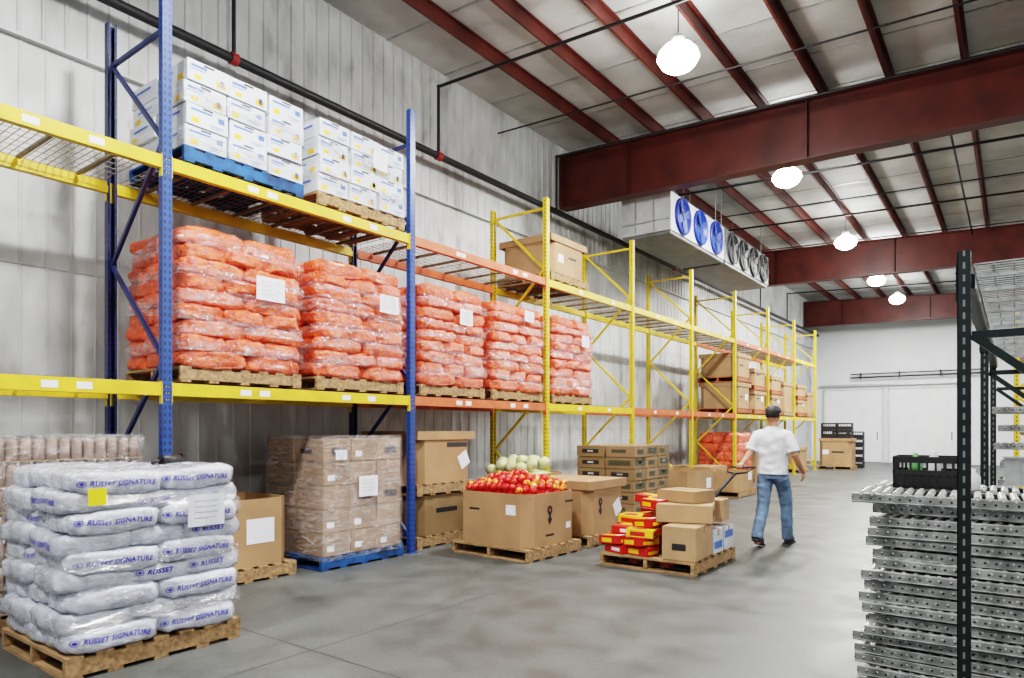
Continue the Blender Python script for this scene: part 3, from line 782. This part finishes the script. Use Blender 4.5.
# bins behind post (stacked)
bbin(-6.35, 6.45, 0, 1.0, 1.05, .5, 'brown cardboard bin stacked below another', [('x', 0, .3, 'bar', .2)], m=CARDD)
bbin(-6.35, 6.45, .645, 1.0, 1.05, .64, 'brown lidded cardboard bin with black label', [('x', .2, .48, 'bar', .2), ('x', .33, .28, 'diapaper', .13)], lid=True, m=CARD)
# apple bin
bbin(-4.8, 6.54, 0, 1.1, .96, .60, 'large brown bin heaped with red apples', [('x', -.08, .36, 'emblem', .1), ('x', -.08, .12, 'bar', .08), ('x', .3, .48, 'bar', .08), ('x', .28, .2, 'paper', .045), ('y', -.25, .4, 'bar', .08), ('y', .3, .42, 'paper', .07)], rz=-.05)
# second bin & melon bin
bbin(-4.72, 7.74, 0, 1.0, .95, .66, 'brown cardboard bin with white sheet and black print', [('x', .25, .3, 'diapaper', .13), ('x', -.2, .36, 'emblem', .1)], lid=True)
MX, MY = -5.76, 8.05
bbin(MX, MY, 0, .86, .90, .70, 'brown bin filled with pale green melons', [])
# apples
def apple_mesh(m):
    mb = MB()
    def fn(p):
        r = math.hypot(p.x, p.y); zz = p.z * (1 - .35 * max(0, 1 - r / .5) ** 1.2) * .93
        k = 1 + .05 * p.z
        return Vector((p.x * k, p.y * k, zz))
    mb.ell((0, 0, 0), (.045, .045, .043), 16, 10, 0, fn=fn)
    return mb.mesh('apple', m, merge=True)
AM = [apple_mesh(APPLE), apple_mesh(APPLE), apple_mesh(APPLEY)]
stem = MB().tube([(0, 0, .022), (.002, 0, .04), (.006, 0, .055)], [.002, .0018, .0025], 6).mesh('stem', STEM)
def mound(cx, cy, z0, wx, wy, peak, name, m, label, cat):
    n = 12; vs = []; 
    for i in range(n + 1):
        for j in range(n + 1):
            x = -wx / 2 + wx * i / n; y = -wy / 2 + wy * j / n
            vs.append((x, y, peak * (math.cos(pi * x / wx) * math.cos(pi * y / wy)) ** .6 if i not in (0, n) and j not in (0, n) else 0))
    fs = [(i * (n + 1) + j, (i + 1) * (n + 1) + j, (i + 1) * (n + 1) + j + 1, i * (n + 1) + j + 1) for i in range(n) for j in range(n)]
    return put(name, MB().add(vs, fs, 0, True).mesh(name, m), (cx, cy, z0), label=label, cat=cat, kind='stuff')
def heap(cx, cy, z0, wx, wy, peak, r, fn):
    rows = int(wy / (r * 1.75)); 
    for j in range(rows):
        cols = int(wx / (r * 2.02))
        for i in range(cols):
            x = -wx / 2 + r + i * r * 2.02 + (r if j % 2 else 0); y = -wy / 2 + r + j * r * 1.75
            if abs(x) > wx / 2 - r * .8 or abs(x) + abs(y) > (wx + wy) / 2 - .16: continue
            z = peak * max(0, math.cos(pi * x / wx) * math.cos(pi * y / wy)) ** .6 + random.uniform(-.02, .035)
            fn(cx + x + random.uniform(-.008, .008), cy + y + random.uniform(-.008, .008), z0 + z)
mound(-4.8, 6.54, .70, 1.0, .88, .17, 'apple_pile', APPLE, 'lower layers of red apples filling bin', 'apples')
def put_apple(x, y, z):
    o = put('apple', random.choice(AM), (x, y, z), label='red apple heaped in cardboard bin', cat='apple', group='apples in bin', rot=(random.uniform(-.9, .9), random.uniform(-.9, .9), random.uniform(0, 6)))
    put('stem', stem, parent=o)
heap(-4.8, 6.54, .74, 1.06, .92, .18, .045, put_apple)
mel = MB().ell((0, 0, 0), (.085, .085, .08), 20, 12, fn=lambda p: p * (1 + .03 * math.cos(8 * math.atan2(p.y, p.x)))).mesh('melon', MELON, merge=True)
def put_mel(x, y, z): put('melon', mel, (x, y, z), label='pale green round melon in bin', cat='melon', group='melons in bin', rot=(random.uniform(-.5, .5), random.uniform(-.5, .5), random.uniform(0, 6)))
mound(MX, MY, .78, .76, .8, .14, 'melon_pile', MELON, 'lower layer of pale melons filling bin', 'melons')
heap(MX, MY, .84, .84, .88, .18, .085, put_mel)

# upper shelf brown bin
bbin(-6.28, 9.3, LV[1] + .015, 1.0, 1.05, .58, 'brown lidded bin on upper rack shelf', [('x', .1, .3, 'bar', .12), ('x', -.25, .25, 'paper', .08)], lid=True, m=CARD)
# far shelf bins
def dbl(y, z, h1=.52, h2=.55):
    bbin(SX, y, z, 1.0, 1.1, h1, 'brown bin stacked on rack shelf', [('x', .2, .3, 'paper', .1), ('x', -.2, .3, 'bar', .12)], lid=True, palm=WOOD_R)
    bbin(SX, y, z + .142 + h1 + .017, 1.0, 1.1, h2, 'brown bin stacked on another bin', [('x', -.2, .3, 'bar', .15)], lid=True, palm=WOOD_R)
dbl(17.95, LV[0] + .015, .66, .60); dbl(19.35, LV[0] + .015, .5, .45)
dbl(21.0, LV[0] + .015, .45, .4); bbin(SX, 22.3, LV[0] + .015, 1.0, 1.1, .9, 'tall brown bin on rack shelf', lid=True); dbl(24.0, LV[0] + .015, .4, .35); bbin(SX, 25.2, LV[0] + .015, .98, .9, .7, 'brown bin on rack shelf', lid=True)
# floor further
bbin(-5.2, 12.4, 0, 1.0, 1.1, .55, 'open brown bin on floor pallet', [('x', .2, .3, 'paper', .12)])
bbin(-5.2, 14.9, 0, 1.0, 1.1, .4, 'open brown bin on floor pallet', [('x', .2, .3, 'paper', .12)])
bbin(SX, 16.0, 0, 1.0, 1.1, .42, 'brown bin under rack', lid=True)
bbin(SX, 19.4, 0, 1.0, 1.1, .8, 'brown bin under rack', lid=True, m=CARDD)
bbin(SX, 21.3, 0, 1.0, 1.1, .9, 'brown bin under rack', lid=True, m=CARDD)
bbin(SX, 24.2, 0, 1.0, 1.1, .7, 'brown bin under rack', lid=True)
bbin(-5.2, 26.9, 0, 1.05, 1.0, .98, 'brown lidded bin standing beyond rack end', [('y', .1, .5, 'bar', .2), ('y', -.3, .5, 'paper', .1)], lid=True)

# crates
def crate_mesh(lx, ly, h):
    mb = MB(); t = .012
    for z in (.01, h * .5, h - .015):
        for s in (-1, 1):
            mb.box((s * (lx / 2 - t / 2), 0, z), (t, ly, .03 if z < h * .9 else .04)); mb.box((0, s * (ly / 2 - t / 2), z), (lx, t, .03 if z < h * .9 else .04))
    n = 9
    for i in range(n):
        u = -.5 + i / (n - 1)
        for s in (-1, 1):
            mb.box((u * (lx - .02), s * (ly / 2 - t / 2), h / 2), (.012, t * .8, h)); mb.box((s * (lx / 2 - t / 2), u * (ly - .02), h / 2), (t * .8, .012, h))
    for i in range(8): mb.box((-lx / 2 + (i + .5) * lx / 8, 0, .006), (.02, ly, .012))
    for s in (-1, 1):
        mb.box((0, s * (ly / 2 - t * .8), h * .3), (lx - .02, t * .3, h * .4)); mb.box((s * (lx / 2 - t * .8), 0, h * .3), (t * .3, ly - .02, h * .4))
    return mb.mesh('plastic_crate', BLKPL)
cr = crate_mesh(.5, .36, .27)
for l in range(2):
    for i in range(2):
        put('plastic_crate', cr, (-5.45 + i * .52, 26.75, 1.142 + l * .275), label='black plastic crate stacked on brown bin', cat='crate', group='stacked black crates')
for l in range(5):
    put('plastic_crate', cr, (-5.35, 28.2, l * .275), label='black plastic crate stacked on the floor', cat='crate', group='stacked black crates')
    put('plastic_crate', cr, (-4.8, 28.2, l * .275), label='black plastic crate stacked on the floor', cat='crate', group='stacked black crates')

# ------------------------------------------------------------------ moving pallet load
PX, PY = -3.07, 7.03
pallet(PX, PY, .0, 1.06, 1.22, label='wooden pallet on hand truck with mixed boxes')
pr1 = [('x', -.4, .4, .2, .55, 4), ('y', -.35, .1, .2, .7, 4), ('t', -.4, .1, .2, .6, 4), ('t', .15, .4, .3, .7, 5)]
pr2 = [('x', -.1, .4, .35, .8, 4), ('y', -.1, .35, .3, .7, 5), ('t', -.3, .35, .5, .85, 4)]
pr3 = [('x', -.4, .2, .3, .8, 6), ('y', -.35, .2, .2, .7, 6), ('t', -.35, .2, .2, .7, 6)]
RC = [carton_mesh(.29, .20, .09, REDP, pr1, name='red_carton', tape=REDP), carton_mesh(.29, .20, .09, REDP, pr2, name='red_carton', tape=REDP), carton_mesh(.29, .20, .09, YELP, pr3, name='red_carton', tape=YELP)]
rr_ = random.Random(5)
for l in range(6):
    for j in range(6):
        for i in range(2):
            y = 6.53 + j * .2; x = -3.45 + i * .27
            if l >= 2 and j == 0 and i == 0: continue
            if l >= 3 and (j == 0 or (i == 0 and j == 1) or (i == 1 and j > 3)): continue
            if l >= 4 and (j <= 1 or rr_.random() < .35): continue
            if l == 5 and rr_.random() < .5: continue
            if rr_.random() < .06 and l > 1: continue
            k = rr_.choice((0, 0, 1, 1, 2))
            o = put('red_carton', RC[k], (x + rr_.uniform(-.04, .04), y + rr_.uniform(-.03, .03), .142 + l * .093), label='yellow carton with red print on pallet' if k == 2 else 'red carton with yellow print on pallet', cat='carton', group='red and yellow cartons on moving pallet')
            o.rotation_euler = (rr_.uniform(-.1, .1) * (l > 0), rr_.uniform(-.1, .1) * (l > 0), rr_.uniform(-.4, .4))
def bx(lx, ly, lz, x, y, z, r=0, m=CARD2, pr=()):
    return put('carton', carton_mesh(lx, ly, lz, m, pr), (x, y, z), r, label='brown cardboard carton on moving pallet' if m != WHITEC else 'white and blue carton on moving pallet', cat='carton')
bx(.36, .52, .34, -2.73, 6.71, .142, 0.06, pr=[('y', -.2, .2, .3, .5, 2)])
bx(.30, .44, .30, -2.94, 7.22, .142, 0)
bx(.26, .30, .26, -2.68, 7.13, .142, 0, WHITEC, [('x', -.4, .4, .2, .5, 3)])
bx(.26, .3, .26, -2.68, 7.46, .142, 0, WHITEC, [('x', -.4, .4, .5, .8, 3)])
bx(.58, .50, .19, -2.85, 6.97, .485, .3, CARD2, [('x', -.3, .3, .3, .6, 2)])
bx(.48, .40, .13, -2.90, 7.09, .677, -.22, CARD)
bx(.46, .3, .24, -2.82, 7.46, .445, .08, CARD2)

# pallet jack
jk = empty('pallet_jack', (-3.01, 7.85, 0), 'hand pallet jack with raised tiller lifting loaded pallet', 'pallet jack')
for s in (-1, 1):
    mb = MB().box((s * .18 - .06, -.68, .075), (.15, 1.25, .04)).box((s * .18 - .06, -1.3, .06), (.1, .05, .03))
    put('fork', mb.mesh('fork', JACK, bevel=.008), parent=jk)
mb = MB().box((-.06, -.08, .2), (.5, .08, .26)).box((0, .04, .22), (.2, .16, .28)).cyl((0, .06, .3), (0, .06, .5), .045, 16).tube([(0, .06, .12), (0, .06, .2)], [.1, .08], 16)
put('pump_body', mb.mesh('pump_body', JACK, bevel=.01), parent=jk)
for s in (-1, 1): put('wheel', MB().cyl((s * .03, .06, .085), (s * .11, .06, .085), .085, 24).mesh('wheel', BLKPL, bevel=.008), parent=jk)
mb = MB().tube([(0, .08, .45), (.12, .27, .72), (.25, .44, .92)], [.02, .02, .018], 12)
mb.tube([(.25, .44, .92), (.15, .45, .94), (.15, .51, 1.0), (.31, .51, 1.0), (.47, .51, 1.0), (.39, .45, .94), (.25, .44, .92)], [.013] * 7, 10, side=(0, 1, .3))
put('tiller_handle', mb.mesh('tiller_handle', DARKM), parent=jk)

# ------------------------------------------------------------------ person
def remesh(mb, m, name, vox=.012, smooth=6):
    me = mb.mesh(name, m); o = bpy.data.objects.new('tmp', me); COL.objects.link(o)
    r = o.modifiers.new('r', 'REMESH'); r.mode = 'VOXEL'; r.voxel_size = vox; r.use_smooth_shade = True
    s = o.modifiers.new('s', 'SMOOTH'); s.iterations = smooth; s.factor = .5
    bpy.context.view_layer.update()
    me2 = bpy.data.meshes.new_from_object(o.evaluated_get(bpy.context.evaluated_depsgraph_get()))
    bpy.data.objects.remove(o); me2.name = name; me2.materials.clear(); me2.materials.append(m)
    for p in me2.polygons: p.use_smooth = True
    return me2
PER = (-2.45, 8.8, 0)
HX = -.25
LA = [(-.17, 0, 1.42), (-.215, -.05, 1.31), (-.25, -.13, 1.16), (HX, -.25, 1.09), (HX, -.37, 1.045), (HX, -.41, 1.03)]
RA = [(.17, 0, 1.42), (.225, -.02, 1.30), (.275, -.03, 1.15), (.295, .06, 1.04), (.305, .15, .96), (.305, .19, .935)]
RADA = [.055, .05, .042, .038, .028, .03]
LLp = [(-.09, 0, .93), (-.095, -.04, .72), (-.095, -.08, .50), (-.095, -.2, .30), (-.095, -.31, .13)]
RLp = [(.09, 0, .93), (.095, .12, .72), (.10, .20, .50), (.10, .22, .28), (.10, .24, .08)]
FT = [(-.55, .035), (0.0, 0.0)]
b = MB()
b.tube([(0, 0, .88), (0, 0, .98), (0, 0, 1.12), (0, 0, 1.3), (0, -.005, 1.41), (0, -.005, 1.47), (0, 0, 1.52), (0, .01, 1.58)], [(.15, .1), (.155, .105), (.145, .1), (.17, .11), (.175, .1), (.1, .07), (.058, .058), (.055, .058)], 24)
b.ell((0, .015, 1.64), (.077, .097, .115), 24, 16)
b.ell((0, .06, 1.58), (.05, .05, .05), 16, 10)
b.tube([(0, .105, 1.655), (0, .125, 1.625), (0, .11, 1.615)], [.01, .016, .012], 10)
for s in (-1, 1): b.ell((s * .078, .005, 1.635), (.012, .02, .032), 10, 8)
for A in (LA, RA): b.tube(A, RADA, 14, side=(0, 0, 1))
for P in (LLp, RLp): b.tube(P, [.085, .075, .055, .05, .038], 16)
for P, dy in ((LLp, 0), (RLp, 0)): b.ell((P[-1][0], P[-1][1] + .06, .07 if P is LLp else .05), (.042, .10, .035), 14, 8)
# left hand gripping bar
b.ell((HX, -.415, 1.03), (.042, .045, .02), 14, 8)
for k, L in enumerate((.85, 1.0, .97, .8)):
    x = HX - .035 + k * .0235
    b.tube([(x, -.43, 1.035), (x, -.455 - .012 * L, 1.03), (x, -.465 - .012 * L, 1.0), (x, -.445, .978)], [.0105, .010, .0095, .009], 8)
b.tube([(HX + .038, -.40, 1.025), (HX + .05, -.425, 1.0), (HX + .038, -.445, .98)], [.012, .011, .01], 8)
# right hand relaxed
hx, hy, hz = .305, .205, .92
b.ell((hx, hy, hz), (.022, .04, .045), 14, 8)
for k, L in enumerate((.9, 1.0, .95, .75)):
    y_ = hy + .027 - k * .0225
    b.tube([(hx, y_, hz - .025), (hx + .001, y_ + .012, hz - .055), (hx - .008, y_ + .01, hz - .055 - .028 * L), (hx - .022, y_, hz - .072 - .035 * L)], [.0105, .01, .0095, .0085], 8)
b.tube([(hx - .01, hy + .025, hz + .01), (hx - .022, hy + .047, hz - .015), (hx - .028, hy + .05, hz - .04)], [.012, .011, .009], 8)
body = put('person', remesh(b, SKIN, 'person', .0065, 3), PER, rz=-.06, label='person in white t-shirt and jeans walking away, pulling pallet jack', cat='person')
t = MB()
t.tube([(0, 0, .90), (0, 0, .96), (0, 0, 1.1), (0, 0, 1.28), (0, -.005, 1.39), (0, -.005, 1.45), (0, 0, 1.5)], [(.19, .142), (.188, .138), (.178, .13), (.195, .135), (.2, .122), (.135, .09), (.072, .072)], 28)
t.tube([(-.12, 0, 1.40), (-.18, -.01, 1.39), (-.225, -.055, 1.28), (-.245, -.095, 1.19)], [.07, .076, .073, .074], 16, side=(0, 0, 1))
t.tube([(.12, 0, 1.40), (.18, -.01, 1.39), (.235, -.02, 1.27), (.265, -.027, 1.18)], [.07, .076, .073, .074], 16, side=(0, 0, 1))
t_me = remesh(t, SHIRT, 't_shirt', .011, 4)
for v in t_me.vertices:
    q = noise.noise(Vector((v.co.x * 7, v.co.y * 7, v.co.z * 14))); v.co.x *= 1 + .04 * q; v.co.y += .014 * q
put('t_shirt', t_me, parent=body, label='white short sleeved t-shirt')
j = MB()
j.tube([(0, 0, .97), (0, 0, .92), (0, 0, .84)], [(.165, .118), (.175, .125), (.17, .12)], 24)
for P in (LLp, RLp): j.tube([(P[0][0], P[0][1], .88), P[1], P[2], P[3], (P[4][0], P[4][1], P[4][2] - .02)], [(.098, .105), .09, .076, .07, .068], 18)
j_me = remesh(j, JEANS, 'jeans', .011, 5)
for v in j_me.vertices:
    q = noise.noise(Vector((v.co.x * 9, v.co.y * 9, v.co.z * 22))); v.co.y += .009 * q; v.co.x += .006 * q
put('jeans', j_me, parent=body, label='blue denim jeans')
for P, (pitch, lift) in zip((LLp, RLp), FT):
    sm = MB().ell((0, .07, .05), (.05, .145, .058), 18, 10, zmin=-.85).box((0, .07, .012), (.085, .27, .022))
    me = sm.mesh('shoe', SHOE, bevel=.004)
    o = put('shoe', me, (P[-1][0], P[-1][1], .075 if lift else 0), parent=body, rot=(pitch * .65, 0, 0))
hm = MB().ell((0, .0, 1.655), (.086, .1, .108), 24, 12, zmin=-.35)
put('hair', hm.mesh('hair', HAIR), (0, -.006, 0), parent=body, label='short dark hair')
cm = MB().ell((0, .012, 1.69), (.094, .112, .085), 24, 10, zmin=-.1).tube([(0, .09, 1.69), (0, .15, 1.685), (0, .18, 1.68)], [(.08, .008), (.07, .006), (.03, .005)], 16)
put('cap', cm.mesh('cap', SHOE), parent=body, label='dark baseball cap')
em = MB().ell((0, 0, 0), (.012, .008, .008), 10, 6).mesh('eye', TAGM)
for s in (-1, 1): put('eye', em, (s * .03, .106, 1.65), parent=body)
put('mouth', MB().ell((0, .112, 1.575), (.022, .006, .005), 10, 6).mesh('mouth', REDF), parent=body)

# ------------------------------------------------------------------ evaporators
def evap(y0, n, pitch, fcol, label, x=-5.26, z0=5.28, z1=6.02, D=1.05, casing=None):
    L = n * pitch + .2; c = y0 + L / 2
    e = empty('evaporator_unit', (x, c, z0), label, 'cooling unit', group='ceiling evaporators')
    H = z1 - z0
    mb = MB().box((-D / 2, 0, H / 2), (D, L, H))
    for fx in (-.33, -.7): mb.box((fx * D, -L / 2 - .004, H / 2), (.02, .008, H * .96), 1)
    mb.box((-D / 2, -L / 2 - .004, H * .3), (D * .98, .008, .02), 1)
    put('unit_casing', mb.mesh('unit_casing', [casing or CASING, GALV], bevel=.012), parent=e)
    put('drain_pan', MB().box((-D / 2, 0, -.03), (D * .96, L * .98, .06)).mesh('drain_pan', PANM, bevel=.01), parent=e, label='grey metal drain pan')
    for i in range(n):
        fy = -L / 2 + .1 + pitch * (i + .5)
        r = .36; fz = H * .5
        mb = MB(); N = 32; dp = .045
        ringo = [(0, fy + r * math.cos(2 * pi * k / N), fz + r * math.sin(2 * pi * k / N)) for k in range(N)]
        vs = [(0.001, p[1], p[2]) for p in ringo] + [(dp, p[1], p[2]) for p in ringo] + [(dp, fy + (p[1] - fy) * .9, fz + (p[2] - fz) * .9) for p in ringo] + [(.003, fy + (p[1] - fy) * .9, fz + (p[2] - fz) * .9) for p in ringo]
        fs = [(a * N + k, a * N + (k + 1) % N, (a + 1) * N + (k + 1) % N, (a + 1) * N + k) for a in range(3) for k in range(N)] + [tuple(range(3 * N, 4 * N))]
        mb.add(vs, fs, 0, True)
        f = put('fan', mb.mesh('fan', fcol), parent=e)
        mb = MB().cyl((.004, fy, fz), (.05, fy, fz), .07, 16)
        for k in range(4):
            a = k * pi / 2 + .4; d = Vector((0, math.cos(a), math.sin(a)))
            mb.box(Vector((.03, fy, fz)) + d * .19, (.008, .24, .15), 0, Matrix.Rotation(a, 3, 'X') @ Matrix.Rotation(.15, 3, 'Y'))
        put('fan_blades', mb.mesh('fan_blades', FANBL if fcol == FANB else DARKM), parent=f)
        mb = MB()
        for q in (.12, .2, .28, .34):
            for k in range(24):
                a1, a2 = 2 * pi * k / 24, 2 * pi * (k + 1) / 24
                mb.bar((.055, fy + q * math.cos(a1), fz + q * math.sin(a1)), (.055, fy + q * math.cos(a2), fz + q * math.sin(a2)), .005, .005)
        mb.bar((.055, fy - r, fz), (.055, fy + r, fz), .006, .006).bar((.055, fy, fz - r), (.055, fy, fz + r), .006, .006)
        put('fan_guard', mb.mesh('fan_guard', DARKM), parent=f)
    for sy in (-1, 1):
        for xx in (-.15, -D + .15):
            put('hanging_rod', MB().cyl((xx, sy * (L / 2 - .15), H), (xx, sy * (L / 2 - .15), zc(x) - z0 - .02), .01, 8).mesh('hanging_rod', GALV), parent=e)
evap(12.12, 3, .92, FANB, 'white ceiling evaporator unit with three blue fans')
evap(15.15, 4, .78, DARKM, 'ceiling evaporator unit with dark fans', casing=PANM)

# ------------------------------------------------------------------ right rack
r3 = empty('pallet_rack', (0, 0, 0), 'low dark green post rack with wire decks beside roller stack', 'pallet rack')
gp = (post_mesh(2.32, P_GRN, True), post_mesh(2.32, P_GRN)); gb = brace_mesh(2.32, -.165, .87, GRN, 1.45, .12)
for y in (3.9, 6.6, 9.3): frame(r3, y, 2.32, gp, gb, -.195, .9, .8)
gbm = beam_mesh(2.7 - .084, GRN)
dk2 = deck_mesh(1.28, 1.02, WIREG, .06, .006, 14)
for c in (5.25, 7.95):
    put('shelf_beam', gbm, (-.195, c, 2.26), rz=pi, parent=r3); put('shelf_beam', gbm, (.9, c, 2.26), parent=r3)
    for s in (-1, 1): put('wire_deck', dk2, (.35, c + s * .65, 2.272), parent=r3)
# yellow rack further beyond on same line
r4 = empty('pallet_rack', (0, 0, 0), 'yellow post pallet rack across the aisle', 'pallet rack')
yb2 = brace_mesh(3.2, .03, 1.04, YEL, 1.5); yp2 = (post_mesh(3.2, P_YEL, True), post_mesh(3.2, P_YEL))
for y in (12.5, 15.385, 18.27): frame(r4, y, 3.2, yp2, yb2, .02, 1.05)
for c in (13.94, 16.83):
    for z in (1.4, 2.7):
        put('shelf_beam', bmY, (.02, c, z), rz=pi, parent=r4); put('shelf_beam', bmY, (1.05, c, z), parent=r4)
        for s in (-1, 1): put('wire_deck', dk, (.535, c + s * .69, z + .012), parent=r4)

# roller conveyor sections stack
def rail(L):
    mb = MB().box((0, 0, 0), (L, .004, .046))
    mb.cyl((-L / 2, .004, .022), (L / 2, .004, .022), .006, 8).cyl((-L / 2, .002, -.022), (L / 2, .002, -.022), .006, 8)
    mb.box((0, .016, .026), (L, .026, .003))
    return mb.mesh('side_rail', RAIL)
RL = 1.75; RW = .46
railm = rail(RL)
rollm = MB().cyl((0, -RW / 2 + .02, 0), (0, RW / 2 - .02, 0), .019, 12).cyl((0, -RW / 2 - .006, 0), (0, RW / 2 + .006, 0), .006, 8).mesh('roller', ROLL)
NR = 30
mb = MB()
for i in range(NR):
    x = -RL / 2 + .05 + i * (RL - .1) / (NR - 1)
    mb.cyl((x, -RW / 2 + .02, .014), (x, RW / 2 - .02, .014), .018, 10).cyl((x, -RW / 2 - .006, .008), (x, RW / 2 + .006, .008), .006, 6)
rollall = mb.mesh('roller_set', ROLL)
def section(x, y, z, rz, detail, label='galvanised roller conveyor section with perforated side rails', ry=0):
    e = empty('roller_conveyor', (x, y, z), label, 'roller conveyor', group='stacked roller conveyor sections'); e.rotation_euler = (0, ry, rz)
    put('side_rail', railm, (0, -RW / 2, 0), parent=e); put('side_rail', railm, (0, RW / 2, 0), rz=pi, parent=e)
    if detail:
        for i in range(NR): put('roller', rollm, (-RL / 2 + .05 + i * (RL - .1) / (NR - 1), 0, .022), parent=e)
    else: put('roller_set', rollall, parent=e)
nl = 17
for l in range(nl):
    for r in range(2):
        if r == 0: off = random.uniform(-.06, .08)
        section(.15 + off + random.uniform(-.02, .02), 4.74 + r * .53 + random.uniform(-.05, .0) * (1 - r), .033 + l * .064, random.uniform(-.04, .04) * (1 - .6 * r), l >= nl - 1, ry=random.uniform(-.010, .010))
for l in range(11):
    section(.75 + random.uniform(-.05, .05), 7.6, .037 + l * .16, random.uniform(-.02, .02), False, 'spare galvanised roller conveyor section in rack')
TOPZ = .033 + (nl - 1) * .064 + .043
ct = put('plastic_crate', crate_mesh(.38, .34, .19), (-.45, 5.12, TOPZ), label='black plastic crate on roller conveyor stack', cat='crate', rz=.05)
put('white_jug', MB().tube([(0, 0, 0), (0, 0, .01), (0, 0, .08), (0, 0, .11), (0, 0, .13)], [.04, .045, .045, .02, .02], 16).mesh('white_jug', WHMET), (-.21, 4.96, TOPZ), label='small white bottle beside black crate', cat='bottle')
GRNP = mat('green_plastic', (.08, .28, .08), .4)
put('plastic_bottle', MB().tube([(0, 0, 0), (0, 0, .01), (0, 0, .13), (0, 0, .17), (0, 0, .2)], [.035, .04, .04, .015, .015], 16).mesh('plastic_bottle', GRNP), (-.52, 5.1, TOPZ + .014), label='green bottle standing inside black crate', cat='bottle')
put('plastic_bottle', MB().tube([(0, 0, 0), (0, 0, .01), (0, 0, .15), (0, 0, .19), (0, 0, .22)], [.035, .04, .04, .018, .018], 16).mesh('plastic_bottle', WHMET), (-.42, 5.12, TOPZ + .014), label='white bottle standing inside black crate', cat='bottle')
mb = MB().box((0, 0, .10), (.95, .012, .17)).box((0, -.008, .185), (.97, .03, .014)).box((0, -.008, .008), (.97, .03, .016))
for i in range(5): mb.box((-.4 + i * .2, -.008, .1), (.014, .012, .16))
put('metal_panel', mb.mesh('metal_panel', GALV, bevel=.002), (.42, 5.44, TOPZ), 0, label='flat ribbed grey metal panel on roller conveyor stack', cat='metal panel')

# ------------------------------------------------------------------ camera
cd = bpy.data.cameras.new('Camera'); cam = bpy.data.objects.new('Camera', cd); COL.objects.link(cam)
cd.sensor_width = 36; cd.lens = 675 / 1024 * 36; cd.shift_y = 90 / 1024; cd.clip_start = .05; cd.clip_end = 200
cam.location = (0, 0, 1.47); cam.rotation_euler = (pi / 2, 0, math.atan(503 / 675))
scene.camera = cam
scene.view_settings.view_transform = 'Filmic'
scene.view_settings.look = 'High Contrast'
scene.view_settings.exposure = .12
